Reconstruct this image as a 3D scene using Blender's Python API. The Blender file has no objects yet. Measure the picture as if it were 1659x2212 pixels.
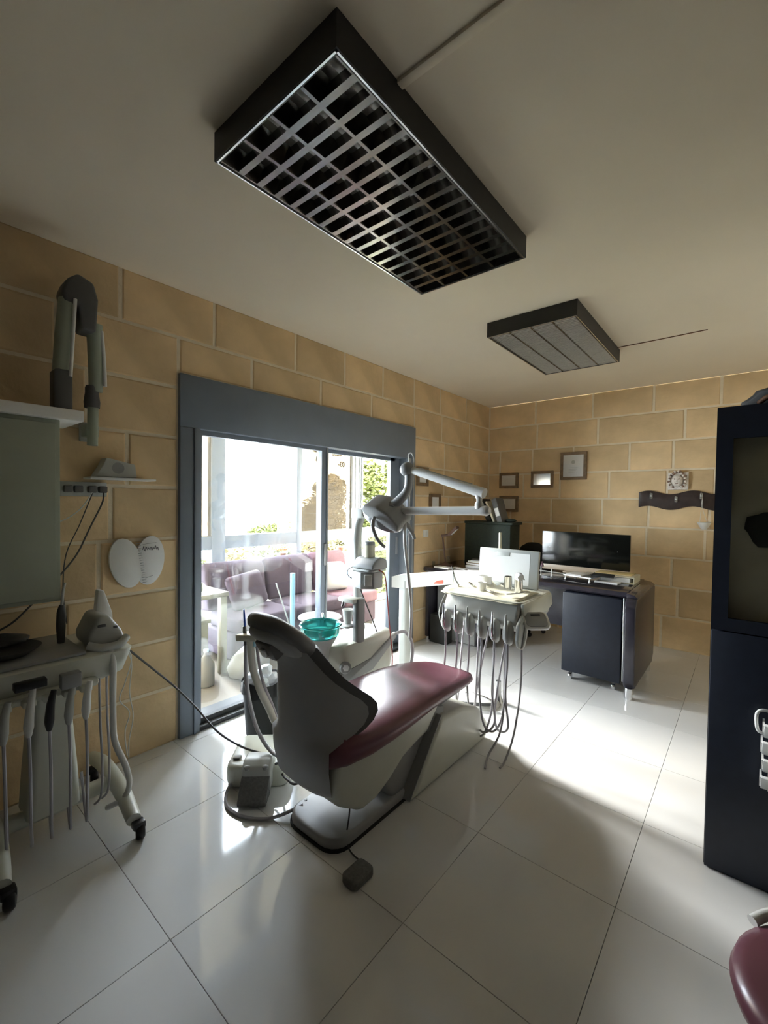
import bpy, bmesh, math, random
from mathutils import Vector, Matrix

random.seed(11)
SC = bpy.context.scene
COL = SC.collection
PI = math.pi

# ------------------------------------------------------------------ camera
cam_d = bpy.data.cameras.new('camera')
cam = bpy.data.objects.new('camera', cam_d)
COL.objects.link(cam)
CAM_YAW, CAM_PITCH, CAM_ROLL = 0.6966, -0.02428, 0.01365
cam_d.sensor_fit = 'HORIZONTAL'
cam_d.sensor_width = 36.0
cam_d.lens = 942.42 / 1659.0 * 36.0
cam_d.clip_start = 0.02
cam_d.clip_end = 1000
_sy, _cy = math.sin(CAM_YAW), math.cos(CAM_YAW)
_sp, _cp = math.sin(CAM_PITCH), math.cos(CAM_PITCH)
_f = Vector((-_sy * _cp, _cy * _cp, _sp)); _r = Vector((_cy, _sy, 0)); _u = _r.cross(_f)
_r2 = _r * math.cos(CAM_ROLL) + _u * math.sin(CAM_ROLL)
_u2 = -_r * math.sin(CAM_ROLL) + _u * math.cos(CAM_ROLL)
cam.matrix_world = Matrix(((_r2.x, _u2.x, -_f.x, 2.681), (_r2.y, _u2.y, -_f.y, -5.372),
                           (_r2.z, _u2.z, -_f.z, 1.49), (0, 0, 0, 1)))
SC.camera = cam

# ------------------------------------------------------------------ world, sun, exposure
world = bpy.data.worlds.new('hazy_sky'); SC.world = world
world.use_nodes = True
_bg = world.node_tree.nodes['Background']
_bg.inputs['Color'].default_value = (0.90, 0.95, 1.0, 1)
_bg.inputs['Strength'].default_value = 3.3
sun_d = bpy.data.lights.new('hazy_sun', 'SUN')
sun_d.energy = 1.35
sun_d.angle = math.radians(18)
sun_d.color = (1.0, 0.965, 0.91)
sun = bpy.data.objects.new('hazy_sun', sun_d); COL.objects.link(sun)
_d = Vector((0.96, -0.12, -0.41)).normalized()          # direction the light travels
sun.rotation_euler = _d.to_track_quat('-Z', 'Y').to_euler()
sun.location = (-20, 13, 16)
por_d = bpy.data.lights.new('door_portal', 'AREA'); por_d.shape = 'RECTANGLE'
por_d.size = 1.95; por_d.size_y = 2.4
por_d.cycles.is_portal = True
por = bpy.data.objects.new('door_portal', por_d); COL.objects.link(por)
por.location = (-0.24, -2.95, 0.98); por.rotation_euler = (0, -PI / 2, 0)
SC.view_settings.view_transform = 'Standard'
SC.view_settings.look = 'None'
SC.view_settings.gamma = 1.0
SC.view_settings.use_curve_mapping = False
SC.view_settings.exposure = 4.15
SC.cycles.max_bounces = 9
SC.cycles.diffuse_bounces = 6
SC.cycles.glossy_bounces = 6
SC.cycles.transparent_max_bounces = 12
SC.cycles.sample_clamp_indirect = 6.0
SC.cycles.use_denoising = True
SC.cycles.adaptive_threshold = 0.02

# ------------------------------------------------------------------ materials
MATS = {}
def mat(name, col, rough=0.5, metal=0.0, var=0.06, scale=6.0, bump=0.0, bscale=40.0, spec=0.5, coat=0.0, rnd=0.0, alpha=None, trans=0.0, stretch=None):
    m = bpy.data.materials.new(name); m.use_nodes = True
    nt = m.node_tree; N = nt.nodes; L = nt.links
    b = N['Principled BSDF']
    b.inputs['Roughness'].default_value = rough
    b.inputs['Metallic'].default_value = metal
    b.inputs['Specular IOR Level'].default_value = spec
    b.inputs['Coat Weight'].default_value = coat
    b.inputs['Coat Roughness'].default_value = 0.08
    b.inputs['Transmission Weight'].default_value = trans
    tc = N.new('ShaderNodeTexCoord')
    vec = tc.outputs['Object']
    if stretch:
        mp = N.new('ShaderNodeMapping'); mp.inputs['Scale'].default_value = stretch
        L.new(vec, mp.inputs['Vector']); vec = mp.outputs['Vector']
    nz = N.new('ShaderNodeTexNoise'); nz.inputs['Scale'].default_value = scale; nz.inputs['Detail'].default_value = 4
    L.new(vec, nz.inputs['Vector'])
    cr = N.new('ShaderNodeValToRGB')
    lo = [max(0, c * (1 - var)) for c in col]; hi = [min(1, c * (1 + var)) for c in col]
    cr.color_ramp.elements[0].position = 0.3; cr.color_ramp.elements[1].position = 0.7
    cr.color_ramp.elements[0].color = (*lo, 1); cr.color_ramp.elements[1].color = (*hi, 1)
    L.new(nz.outputs['Fac'], cr.inputs['Fac'])
    out = cr.outputs['Color']
    if rnd:
        oi = N.new('ShaderNodeObjectInfo')
        hs = N.new('ShaderNodeHueSaturation')
        ml = N.new('ShaderNodeMapRange'); ml.inputs['To Min'].default_value = 1 - rnd; ml.inputs['To Max'].default_value = 1 + rnd
        L.new(oi.outputs['Random'], ml.inputs['Value']); L.new(ml.outputs['Result'], hs.inputs['Value'])
        L.new(out, hs.inputs['Color']); out = hs.outputs['Color']
    L.new(out, b.inputs['Base Color'])
    if bump:
        n2 = N.new('ShaderNodeTexNoise'); n2.inputs['Scale'].default_value = bscale; n2.inputs['Detail'].default_value = 6
        L.new(vec, n2.inputs['Vector'])
        bp = N.new('ShaderNodeBump'); bp.inputs['Strength'].default_value = bump; bp.inputs['Distance'].default_value = 0.01
        L.new(n2.outputs['Fac'], bp.inputs['Height']); L.new(bp.outputs['Normal'], b.inputs['Normal'])
    MATS[name] = m
    return m

def glass(name, tint, refl=0.10, rough=0.02, haze=0.0, haze_col=(0.8, 0.85, 0.9)):
    """thin window glass: transparent with a Fresnel reflection, optional dust film"""
    m = bpy.data.materials.new(name); m.use_nodes = True
    nt = m.node_tree; N = nt.nodes; L = nt.links
    for n in list(N): N.remove(n)
    o = N.new('ShaderNodeOutputMaterial')
    t = N.new('ShaderNodeBsdfTransparent'); t.inputs['Color'].default_value = (*tint, 1)
    g = N.new('ShaderNodeBsdfGlossy'); g.inputs['Roughness'].default_value = rough
    fr = N.new('ShaderNodeLayerWeight'); fr.inputs['Blend'].default_value = 0.5
    pw = N.new('ShaderNodeMath'); pw.operation = 'POWER'; pw.inputs[1].default_value = 5.0      # Schlick, same from both sides
    L.new(fr.outputs['Facing'], pw.inputs[0])
    ml = N.new('ShaderNodeMath'); ml.operation = 'MULTIPLY_ADD'; ml.inputs[1].default_value = 0.9; ml.inputs[2].default_value = refl * 0.3
    L.new(pw.outputs[0], ml.inputs[0])
    mx = N.new('ShaderNodeMixShader')
    L.new(ml.outputs[0], mx.inputs['Fac']); L.new(t.outputs[0], mx.inputs[1]); L.new(g.outputs[0], mx.inputs[2])
    last = mx.outputs[0]
    if haze:
        d = N.new('ShaderNodeBsdfDiffuse'); d.inputs['Color'].default_value = (*haze_col, 1)
        tl = N.new('ShaderNodeBsdfTranslucent'); tl.inputs['Color'].default_value = (*haze_col, 1)
        m0 = N.new('ShaderNodeMixShader'); m0.inputs['Fac'].default_value = 0.6
        L.new(d.outputs[0], m0.inputs[1]); L.new(tl.outputs[0], m0.inputs[2])
        nz = N.new('ShaderNodeTexNoise'); nz.inputs['Scale'].default_value = 2.5
        mr = N.new('ShaderNodeMapRange'); mr.inputs['To Min'].default_value = haze * 0.8; mr.inputs['To Max'].default_value = haze * 1.2
        L.new(nz.outputs['Fac'], mr.inputs['Value'])
        m1 = N.new('ShaderNodeMixShader')
        L.new(mr.outputs['Result'], m1.inputs['Fac']); L.new(last, m1.inputs[1]); L.new(m0.outputs[0], m1.inputs[2])
        last = m1.outputs[0]
    L.new(last, o.inputs['Surface'])
    MATS[name] = m
    return m

mat('stone', (0.68, 0.505, 0.295), 0.85, var=0.16, scale=3.0, bump=0.35, bscale=22, rnd=0.13, spec=0.2)
mat('mortar', (0.76, 0.66, 0.50), 0.9, var=0.06, scale=12, bump=0.3, bscale=60, spec=0.15)
mat('plaster', (0.78, 0.70, 0.56), 0.9, var=0.03, scale=1.5, spec=0.15)
mat('wall_bounce_dark', (0.07, 0.06, 0.05), 0.9, var=0.05, spec=0.1)  # for unseen walls, kept dark to cut bounce light near the camera
mat('tile', (0.70, 0.70, 0.69), 0.07, var=0.03, scale=2.0, rnd=0.02, spec=0.5)
mat('grout', (0.52, 0.51, 0.49), 0.9)
mat('alu', (0.19, 0.225, 0.275), 0.45, var=0.04, spec=0.5)
mat('alu_dark', (0.045, 0.047, 0.05), 0.5, var=0.05)
mat('alu_light', (0.42, 0.44, 0.46), 0.35, metal=0.5, var=0.03)
mat('black', (0.012, 0.012, 0.013), 0.35, var=0.1)
mat('black_matte', (0.016, 0.017, 0.016), 0.75, var=0.15)
mat('housing', (0.018, 0.018, 0.017), 0.5, var=0.1)
mat('louvre', (0.23, 0.22, 0.205), 0.18, metal=1.0, var=0.02)
mat('louvre_fine', (0.55, 0.53, 0.50), 0.5, metal=0.2, var=0.05, scale=60)
mat('louvre_back', (0.55, 0.53, 0.49), 0.35, metal=0.7, var=0.04)
mat('rim', (0.85, 0.87, 0.9), 0.2, metal=1.0, var=0.02)
mat('tube_glass', (0.8, 0.8, 0.78), 0.3, var=0.02)
mat('maroon', (0.165, 0.055, 0.08), 0.32, var=0.08, scale=9, bump=0.03, bscale=150, coat=0.15)
mat('shell_grey', (0.33, 0.33, 0.33), 0.5, var=0.05)
mat('shell_dark', (0.12, 0.12, 0.122), 0.45, var=0.05)
mat('cream', (0.62, 0.63, 0.55), 0.35, var=0.03, coat=0.1)
mat('white', (0.76, 0.76, 0.73), 0.4, var=0.03)
mat('white_gloss', (0.80, 0.80, 0.78), 0.2, var=0.02, coat=0.2)
mat('unit_grey', (0.46, 0.475, 0.45), 0.45, var=0.04)
mat('grey', (0.30, 0.305, 0.30), 0.5, var=0.05)
mat('grey_dark', (0.10, 0.10, 0.098), 0.55, var=0.08)
mat('pedal', (0.16, 0.16, 0.155), 0.8, var=0.2, scale=80, bump=0.3, bscale=120)
mat('chrome', (0.75, 0.76, 0.78), 0.12, metal=1.0, var=0.02)
mat('steel', (0.55, 0.56, 0.57), 0.3, metal=1.0, var=0.04)
mat('teal', (0.06, 0.50, 0.46), 0.12, var=0.05, trans=0.75, coat=0.3)
mat('hose', (0.40, 0.39, 0.42), 0.5, var=0.05)
mat('hose_white', (0.66, 0.66, 0.62), 0.5, var=0.04)
mat('hose_dark', (0.05, 0.05, 0.048), 0.6, var=0.08)
mat('cord_red', (0.45, 0.05, 0.04), 0.5, var=0.05)
mat('paper', (0.80, 0.80, 0.79), 0.8, var=0.03)
mat('paper_cream', (0.66, 0.63, 0.48), 0.8, var=0.04)
mat('tissue', (0.78, 0.79, 0.82), 0.9, var=0.04)
mat('yellow_card', (0.72, 0.58, 0.28), 0.7, var=0.05)
mat('blue', (0.03, 0.10, 0.55), 0.35, var=0.05)
mat('pale_blue', (0.35, 0.60, 0.68), 0.4, var=0.05)
mat('coral', (0.80, 0.16, 0.10), 0.6, var=0.05)
mat('desk', (0.022, 0.020, 0.030), 0.28, var=0.25, scale=14, stretch=(1, 8, 1), coat=0.2)
mat('desk_top', (0.035, 0.032, 0.044), 0.16, var=0.2, scale=14, coat=0.3)
mat('navy', (0.010, 0.014, 0.026), 0.5, var=0.15, scale=20)
mat('green_box', (0.020, 0.030, 0.021), 0.75, var=0.25, scale=40)
mat('screen', (0.008, 0.009, 0.008), 0.12, var=0.2)
mat('champagne', (0.55, 0.45, 0.34), 0.35, var=0.04)
mat('frame_wood', (0.20, 0.13, 0.07), 0.5, var=0.2, scale=30)
mat('rack_wood', (0.032, 0.018, 0.014), 0.45, var=0.25, scale=25)
mat('lamp_brown', (0.15, 0.085, 0.065), 0.4, var=0.1)
mat('plasterwork', (0.74, 0.69, 0.64), 0.8, var=0.2, scale=60)
mat('hair_brown', (0.24, 0.15, 0.11), 0.8, var=0.3, scale=80)
mat('marble_cream', (0.84, 0.76, 0.55), 0.4, var=0.16, scale=5)
mat('dark_green', (0.014, 0.026, 0.018), 0.6, var=0.3, scale=20)
mat('brown', (0.16, 0.07, 0.03), 0.6, var=0.2)
mat('xray_green', (0.33, 0.37, 0.29), 0.5, var=0.05)
mat('cabinet_green', (0.34, 0.37, 0.29), 0.5, var=0.05)
mat('sofa', (0.085, 0.062, 0.085), 0.9, var=0.1, scale=25, bump=0.15, bscale=120)
mat('sofa_lit_pink', (0.17, 0.10, 0.125), 0.9, var=0.08, scale=25, bump=0.15, bscale=120)  # sofa fabric with the daylight on its right end painted into the colour
mat('plastic_beige', (0.26, 0.245, 0.18), 0.5, var=0.04)
mat('balcony_tile', (0.15, 0.125, 0.088), 0.5, var=0.06, scale=4)
mat('outer_wall', (0.60, 0.55, 0.48), 0.9, var=0.05)
mat('bag', (0.25, 0.235, 0.195), 0.45, var=0.05, trans=0.2)
mat('bark', (0.12, 0.09, 0.065), 0.9, var=0.2, scale=20)
mat('leaf', (0.062, 0.072, 0.010), 0.6, var=0.35, scale=2.5)
mat('leaf_olive', (0.135, 0.105, 0.032), 0.6, var=0.35, scale=2.5)
mat('leaf_pale', (0.15, 0.16, 0.09), 0.6, var=0.3, scale=2.5)
mat('orange_flower', (0.75, 0.26, 0.08), 0.6, var=0.1)
mat('earth', (0.09, 0.09, 0.04), 0.95, var=0.25, scale=0.3)
mat('rust', (0.28, 0.15, 0.10), 0.7, var=0.1)
mat('letter', (0.006, 0.006, 0.006), 0.7)
mat('ink', (0.03, 0.03, 0.05), 0.7)
glass('pane_clear', (0.97, 0.98, 0.98), 0.10)
glass('pane_hazy', (0.90, 0.93, 0.96), 0.25)
glass('pane_tinted', (0.26, 0.225, 0.175), 0.15)
glass('clear_glass', (0.93, 0.95, 0.95), 0.2)
glass('picture_glass', (0.98, 0.98, 0.98), 0.2)

# ------------------------------------------------------------------ mesh helpers
def tag(o, label=None, cat=None, group=None, kind=None):
    if label: o['label'] = label
    if cat: o['category'] = cat
    if group: o['group'] = group
    if kind: o['kind'] = kind
    return o

def empty(name, loc, rz=0.0):
    o = bpy.data.objects.new(name, None); COL.objects.link(o)
    o.location = loc; o.rotation_euler = (0, 0, rz); o.empty_display_size = 0.05
    return o

def thing(name, label, cat, loc, group=None, rz=0.0):
    return tag(empty(name, loc, rz), label, cat, group)

def origin(p):
    v = Vector((0, 0, 0))
    while p is not None:
        v += Vector(p.location); p = p.parent
    return v

def link(name, verts, faces, m, parent=None, smooth=False, loc=None):
    """verts in world (design) coordinates; stored relative to the parent's base, or to loc"""
    me = bpy.data.meshes.new(name)
    off = origin(parent) if parent is not None else Vector(loc or (0, 0, 0))
    me.from_pydata([tuple(Vector(v) - off) for v in verts], [], faces)
    me.materials.append(MATS[m] if isinstance(m, str) else m)
    if smooth:
        me.polygons.foreach_set('use_smooth', [True] * len(me.polygons))
    me.update()
    o = bpy.data.objects.new(name, me); COL.objects.link(o)
    if parent is not None: o.parent = parent
    elif loc is not None: o.location = loc
    return o

def fin(name, bm, m, parent=None, smooth=False, loc=None):
    bmesh.ops.recalc_face_normals(bm, faces=bm.faces)
    bm.verts.index_update()
    vs = [v.co.copy() for v in bm.verts]; fs = [[v.index for v in f.verts] for f in bm.faces]
    bm.free()
    return link(name, vs, fs, m, parent, smooth, loc)

def sharp(o, ang=40):
    """smooth shading that keeps hard edges"""
    me = o.data
    me.polygons.foreach_set('use_smooth', [True] * len(me.polygons))
    bm = bmesh.new(); bm.from_mesh(me)
    for e in bm.edges:
        if len(e.link_faces) == 2 and e.calc_face_angle(0) > math.radians(ang): e.smooth = False
    bm.to_mesh(me); bm.free()
    return o

def bm_box(bm, lo, hi, bev=0.0, seg=2, M=None):
    g = bmesh.ops.create_cube(bm, size=1.0)['verts']
    for v in g:
        v.co = Vector([lo[i] + (v.co[i] + 0.5) * (hi[i] - lo[i]) for i in range(3)])
    if bev:
        es = list({e for v in g for e in v.link_edges})
        r = bmesh.ops.bevel(bm, geom=es, offset=bev, segments=seg, affect='EDGES', profile=0.5)
        g = list({v for f in r['faces'] for v in f.verts} | {v for v in g if v.is_valid})
    if M is not None:
        bmesh.ops.transform(bm, matrix=M, verts=g)
    return g

def box(name, lo, hi, m, parent=None, bev=0.0, seg=2, M=None, loc=None):
    bm = bmesh.new(); bm_box(bm, lo, hi, bev, seg, M)
    o = fin(name, bm, m, parent, False, loc)
    if bev: sharp(o, 35)
    return o

def boxes(name, lst, m, parent=None, bev=0.0, loc=None):
    bm = bmesh.new()
    for lo, hi in lst: bm_box(bm, lo, hi, bev)
    return fin(name, bm, m, parent, False, loc)

def about(p, rx=0, ry=0, rz=0):
    p = Vector(p)
    R = Matrix.Rotation(rz, 4, 'Z') @ Matrix.Rotation(ry, 4, 'Y') @ Matrix.Rotation(rx, 4, 'X')
    return Matrix.Translation(p) @ R @ Matrix.Translation(-p)

def smooth_path(pts, n=6):
    P = [Vector(p) for p in pts]
    if len(P) < 3: return P
    out = []
    for i in range(len(P) - 1):
        p0 = P[max(i - 1, 0)]; p1 = P[i]; p2 = P[i + 1]; p3 = P[min(i + 2, len(P) - 1)]
        for k in range(n):
            t = k / n
            out.append(0.5 * ((2 * p1) + (p2 - p0) * t + (2 * p0 - 5 * p1 + 4 * p2 - p3) * t * t + (3 * p1 - p0 - 3 * p2 + p3) * t ** 3))
    out.append(P[-1])
    return out

def sweep(path, radii, sides=8, flat=1.0):
    """tube along a path; returns verts, faces"""
    n = len(path); vs = []; fs = []
    t0 = (path[1] - path[0]).normalized()
    nrm = t0.orthogonal().normalized()
    if abs(t0.z) < 0.9:
        nrm = Vector((0, 0, 1)); nrm = (nrm - t0 * nrm.dot(t0)).normalized()
    prev = t0
    for i in range(n):
        if i == 0: t = (path[1] - path[0])
        elif i == n - 1: t = (path[-1] - path[-2])
        else: t = (path[i + 1] - path[i - 1])
        t = t.normalized() if t.length > 1e-9 else prev
        nrm = (nrm - t * nrm.dot(t))
        nrm = nrm.normalized() if nrm.length > 1e-6 else t.orthogonal().normalized()
        b = t.cross(nrm); prev = t
        r = radii[i] if isinstance(radii, (list, tuple)) else radii
        for k in range(sides):
            a = 2 * PI * k / sides
            vs.append(path[i] + nrm * (math.cos(a) * r) + b * (math.sin(a) * r * flat))
    for i in range(n - 1):
        for k in range(sides):
            k2 = (k + 1) % sides
            fs.append((i * sides + k, i * sides + k2, (i + 1) * sides + k2, (i + 1) * sides + k))
    fs.append(tuple(range(sides - 1, -1, -1))); fs.append(tuple((n - 1) * sides + k for k in range(sides)))
    return vs, fs

def tube(name, pts, r, m, parent=None, sides=8, n=6, smooth=True, loc=None, flat=1.0):
    path = smooth_path(pts, n) if smooth else [Vector(p) for p in pts]
    if isinstance(r, (list, tuple)) and len(r) != len(path):
        q = []
        for i in range(len(path)):
            t = i / (len(path) - 1) * (len(r) - 1); k = min(int(t), len(r) - 2)
            q.append(r[k] + (r[k + 1] - r[k]) * (t - k))
        r = q
    vs, fs = sweep(path, r, sides, flat)
    return sharp(link(name, vs, fs, m, parent, True, loc), 50)

def lathe(name, c, prof, m, parent=None, sides=24, axis=None, loc=None, ang=45):
    """profile of (radius, height) turned about z (or a given axis) through c"""
    bm = bmesh.new(); c = Vector(c); rings = []
    q = Vector((0, 0, 1)).rotation_difference(Vector(axis).normalized()).to_matrix() if axis else Matrix.Identity(3)
    for r, h in prof:
        if r < 1e-6: rings.append([bm.verts.new(c + q @ Vector((0, 0, h)))])
        else: rings.append([bm.verts.new(c + q @ Vector((r * math.cos(2 * PI * k / sides), r * math.sin(2 * PI * k / sides), h))) for k in range(sides)])
    for a, b in zip(rings, rings[1:]):
        for k in range(sides):
            k2 = (k + 1) % sides
            if len(a) == 1 and len(b) == 1: continue
            if len(a) == 1: bm.faces.new((a[0], b[k], b[k2]))
            elif len(b) == 1: bm.faces.new((a[k], a[k2], b[0]))
            else: bm.faces.new((a[k], a[k2], b[k2], b[k]))
    return sharp(fin(name, bm, m, parent, True, loc), ang)

def prism(name, poly, axis, a, b, m, parent=None, bev=0.0, seg=2, loc=None, M=None):
    """poly of 2-D points in the plane normal to axis (0: y,z  1: x,z  2: x,y), extruded from a to b"""
    def P(u, v, w):
        return {0: (w, u, v), 1: (u, w, v), 2: (u, v, w)}[axis]
    bm = bmesh.new()
    A = [bm.verts.new(P(u, v, a)) for u, v in poly]; B = [bm.verts.new(P(u, v, b)) for u, v in poly]
    bm.faces.new(A[::-1]); bm.faces.new(B)
    n = len(poly)
    for i in range(n): bm.faces.new((A[i], A[(i + 1) % n], B[(i + 1) % n], B[i]))
    bmesh.ops.recalc_face_normals(bm, faces=bm.faces)
    if bev:
        bmesh.ops.bevel(bm, geom=[e for e in bm.edges if e.calc_face_angle(0) > 0.35], offset=bev, segments=seg, affect='EDGES', profile=0.5)
    if M is not None: bmesh.ops.transform(bm, matrix=M, verts=bm.verts)
    return sharp(fin(name, bm, m, parent, True, loc), 35)

def loft(name, rings, m, parent=None, caps=True, closed=True, loc=None, ang=60):
    vs = []; fs = []; n = len(rings[0])
    for r in rings: vs += [Vector(p) for p in r]
    for i in range(len(rings) - 1):
        for k in range(n if closed else n - 1):
            k2 = (k + 1) % n
            fs.append((i * n + k, i * n + k2, (i + 1) * n + k2, (i + 1) * n + k))
    if caps and closed:
        fs.append(tuple(range(n))); fs.append(tuple((len(rings) - 1) * n + k for k in range(n)))
    bm = bmesh.new(); V = [bm.verts.new(v) for v in vs]
    for f in fs:
        try: bm.faces.new([V[i] for i in f])
        except ValueError: pass
    return sharp(fin(name, bm, m, parent, True, loc), ang)

def sup_ring(cx, y, zc, hw, hh, n=24, e=3.0):
    """super-ellipse ring in an x-z plane at y"""
    out = []
    for k in range(n):
        a = 2 * PI * k / n; c, s = math.cos(a), math.sin(a)
        out.append((cx + hw * math.copysign(abs(c) ** (2 / e), c), y, zc + hh * math.copysign(abs(s) ** (2 / e), s)))
    return out

def rrect(x0, x1, y0, y1, r, n=5):
    out = []
    for cx, cy, a0 in ((x1 - r, y1 - r, 0), (x0 + r, y1 - r, 90), (x0 + r, y0 + r, 180), (x1 - r, y0 + r, 270)):
        for k in range(n + 1):
            a = math.radians(a0 + 90 * k / n); out.append((cx + r * math.cos(a), cy + r * math.sin(a)))
    return out

def blob(name, c, r, m, parent=None, rough=0.15, sub=3, seed=0, scale=(1, 1, 1), loc=None, smooth=True):
    rg = random.Random(seed); bm = bmesh.new()
    bmesh.ops.create_icosphere(bm, subdivisions=sub, radius=1.0)
    ph = [Vector((rg.uniform(-1, 1), rg.uniform(-1, 1), rg.uniform(-1, 1))).normalized() for _ in range(10)]
    fr = [rg.uniform(3, 9) for _ in range(10)]
    for v in bm.verts:
        d = sum(math.sin(fr[i] * v.co.dot(ph[i]) + i) for i in range(10)) / 10
        v.co = v.co * (1 + rough * d * 2)
        v.co = Vector((c[0] + v.co.x * r * scale[0], c[1] + v.co.y * r * scale[1], c[2] + v.co.z * r * scale[2]))
    return fin(name, bm, m, parent, smooth, loc)

def copy_tree(o, parent=None, loc=None):
    c = o.copy(); COL.objects.link(c); c.parent = parent
    if loc is not None: c.location = loc
    for ch in list(o.children): copy_tree(ch, c)
    return c

# ================================================================== the room
H = 2.756
X1, Y0 = 3.70, -6.40            # right wall, wall behind the camera
ROWS = [0.0, 0.335, 0.64, 0.945, 1.25, 1.555, 1.86, 2.165, 2.47, H]
DY0, DY1, DZ = -4.13, -1.69, 2.255   # sliding-door opening in the left wall

floor = tag(box('floor', (-0.25, Y0, -0.12), (X1, 0.0, -0.009), 'grout'), kind='structure')
TS, TG = 0.56, 0.0009
def tile_mesh(x0, x1, y0, y1, z0, z1, b=0.0008):
    vs = [(x0, y0, z0), (x1, y0, z0), (x1, y1, z0), (x0, y1, z0),
          (x0, y0, z1 - b), (x1, y0, z1 - b), (x1, y1, z1 - b), (x0, y1, z1 - b),
          (x0 + b, y0 + b, z1), (x1 - b, y0 + b, z1), (x1 - b, y1 - b, z1), (x0 + b, y1 - b, z1)]
    fs = [(0, 3, 2, 1), (8, 9, 10, 11)]
    for i in range(4):
        j = (i + 1) % 4
        fs += [(i, j, 4 + j, 4 + i), (4 + i, 4 + j, 8 + j, 8 + i)]
    return vs, fs
xs = [0.0] + [0.10 + TS * k for k in range(0, 7)] + [X1]
ys = [Y0] + [-4.16 + TS * k for k in range(-4, 8) if Y0 + 0.05 < -4.16 + TS * k < -0.02] + [0.0]
for i in range(len(xs) - 1):
    for j in range(len(ys) - 1):
        vs, fs = tile_mesh(xs[i] + TG, xs[i + 1] - TG, ys[j] + TG, ys[j + 1] - TG, -0.009, 0.0)
        link('tile', vs, fs, 'tile', floor)

ceiling = tag(box('ceiling', (-0.25, Y0, H), (X1, 0.0, H + 0.12), 'plaster'), kind='structure')
wall_back = tag(box('wall_back', (-0.25, 0.006, -0.12), (X1 + 0.2, 0.25, H + 0.12), 'mortar'), kind='structure')
tag(box('wall_right', (X1, -3.2, -0.12), (X1 + 0.2, 0.006, H + 0.12), 'plaster'), kind='structure')  # unseen far half, kept pale to bounce light onto the back wall
tag(box('wall_side', (X1, Y0, -0.12), (X1 + 0.2, -3.2, H + 0.12), 'wall_bounce_dark'), kind='structure')  # unseen near half, split off and darkened to cut bounce light
tag(box('wall_rear', (-0.25, Y0 - 0.2, -0.12), (X1 + 0.2, Y0, H + 0.12), 'wall_bounce_dark'), kind='structure')  # unseen, darkened so less light bounces back into the near room
wall_left = tag(boxes('wall_left', [((-0.25, Y0, -0.12), (-0.006, DY0, H + 0.12)),
                                    ((-0.25, DY1, -0.12), (-0.006, 0.006, H + 0.12)),
                                    ((-0.25, DY0, DZ), (-0.006, DY1, H + 0.12))], 'mortar'), kind='structure')

def stone(parent, a0, a1, z0, z1, side):
    g = 0.0095; b = 0.007; d = 0.006; rg = random
    a0 += g + rg.uniform(0, .003); a1 -= g + rg.uniform(0, .003); z0 += g * (z0 > 0.01); z1 -= g * (z1 < H - 0.01)
    p = rg.uniform(-0.0015, 0.0015)
    q = [(a0, z0), (a1, z0), (a1, z1), (a0, z1)]
    i = [(a0 + b, z0 + b), (a1 - b, z0 + b), (a1 - b, z1 - b), (a0 + b, z1 - b)]
    vs = []
    for (u, w), dep in [(t, -0.012) for t in q] + [(t, d * 0.35 + p - 0.006) for t in q] + [(t, p) for t in i]:
        vs.append((u, -dep, w) if side == 'back' else (dep, u, w))
    fs = [(8, 9, 10, 11)]
    for k in range(4):
        j = (k + 1) % 4
        fs += [(k, j, 4 + j, 4 + k), (4 + k, 4 + j, 8 + j, 8 + k)]
    if side == 'left': fs = [f[::1] for f in fs]
    bm = bmesh.new(); V = [bm.verts.new(v) for v in vs]
    for f in fs: bm.faces.new([V[x] for x in f])
    bm.faces.new([V[3], V[2], V[1], V[0]])
    c = ((a0 + a1) / 2, 0, (z0 + z1) / 2) if side == 'back' else (0, (a0 + a1) / 2, (z0 + z1) / 2)
    o = fin('stone_block', bm, 'stone', None, False, c); o.parent = parent
    return o
JB = [[0.35, 0.95, 1.5, 2.0, 2.45], [0.5, 1.1, 1.62, 2.138], [0.3, 0.9, 1.45, 2.08], [0.62, 1.15, 1.845, 2.35],
      [0.32, 0.835, 1.404, 1.86, 2.38], [0.48, 0.93, 1.47, 2.02, 2.42], [0.16, 0.59, 1.08, 1.666, 2.067], [0.644, 1.342, 2.159], [0.62, 1.281, 1.88, 2.446]]
for r in range(9):
    j = [0.0] + JB[r]
    while j[-1] < X1 - 0.75: j.append(j[-1] + random.uniform(0.5, 0.72))
    j.append(X1)
    for a, b in zip(j, j[1:]): stone(wall_back, a, b, ROWS[r], ROWS[r + 1], 'back')
def run(a, b, lo=0.48, hi=0.7):
    j = [a]
    while j[-1] < b - hi - 0.2: j.append(j[-1] + random.uniform(lo, hi))
    if b - j[-1] > hi: j.append((j[-1] + b) / 2)
    return j + [b]
for r in range(9):
    z0, z1 = ROWS[r], ROWS[r + 1]
    if r == 8: segs = [([Y0, -5.75, -5.1, -4.45, -3.9, -3.24, -2.71, -2.2, -1.7, -1.2, -0.62, 0.0], z0)]
    elif r == 7: segs = [(run(Y0, DY0), z0), ([DY0, -3.62, -2.98, -2.36, DY1], DZ), (run(DY1, 0.0), z0)]
    else: segs = [(run(Y0, DY0), z0), (run(DY1, 0.0), z0)]
    for j, zz in segs:
        for a, b in zip(j, j[1:]): stone(wall_left, a, b, zz, z1, 'left')

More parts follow.
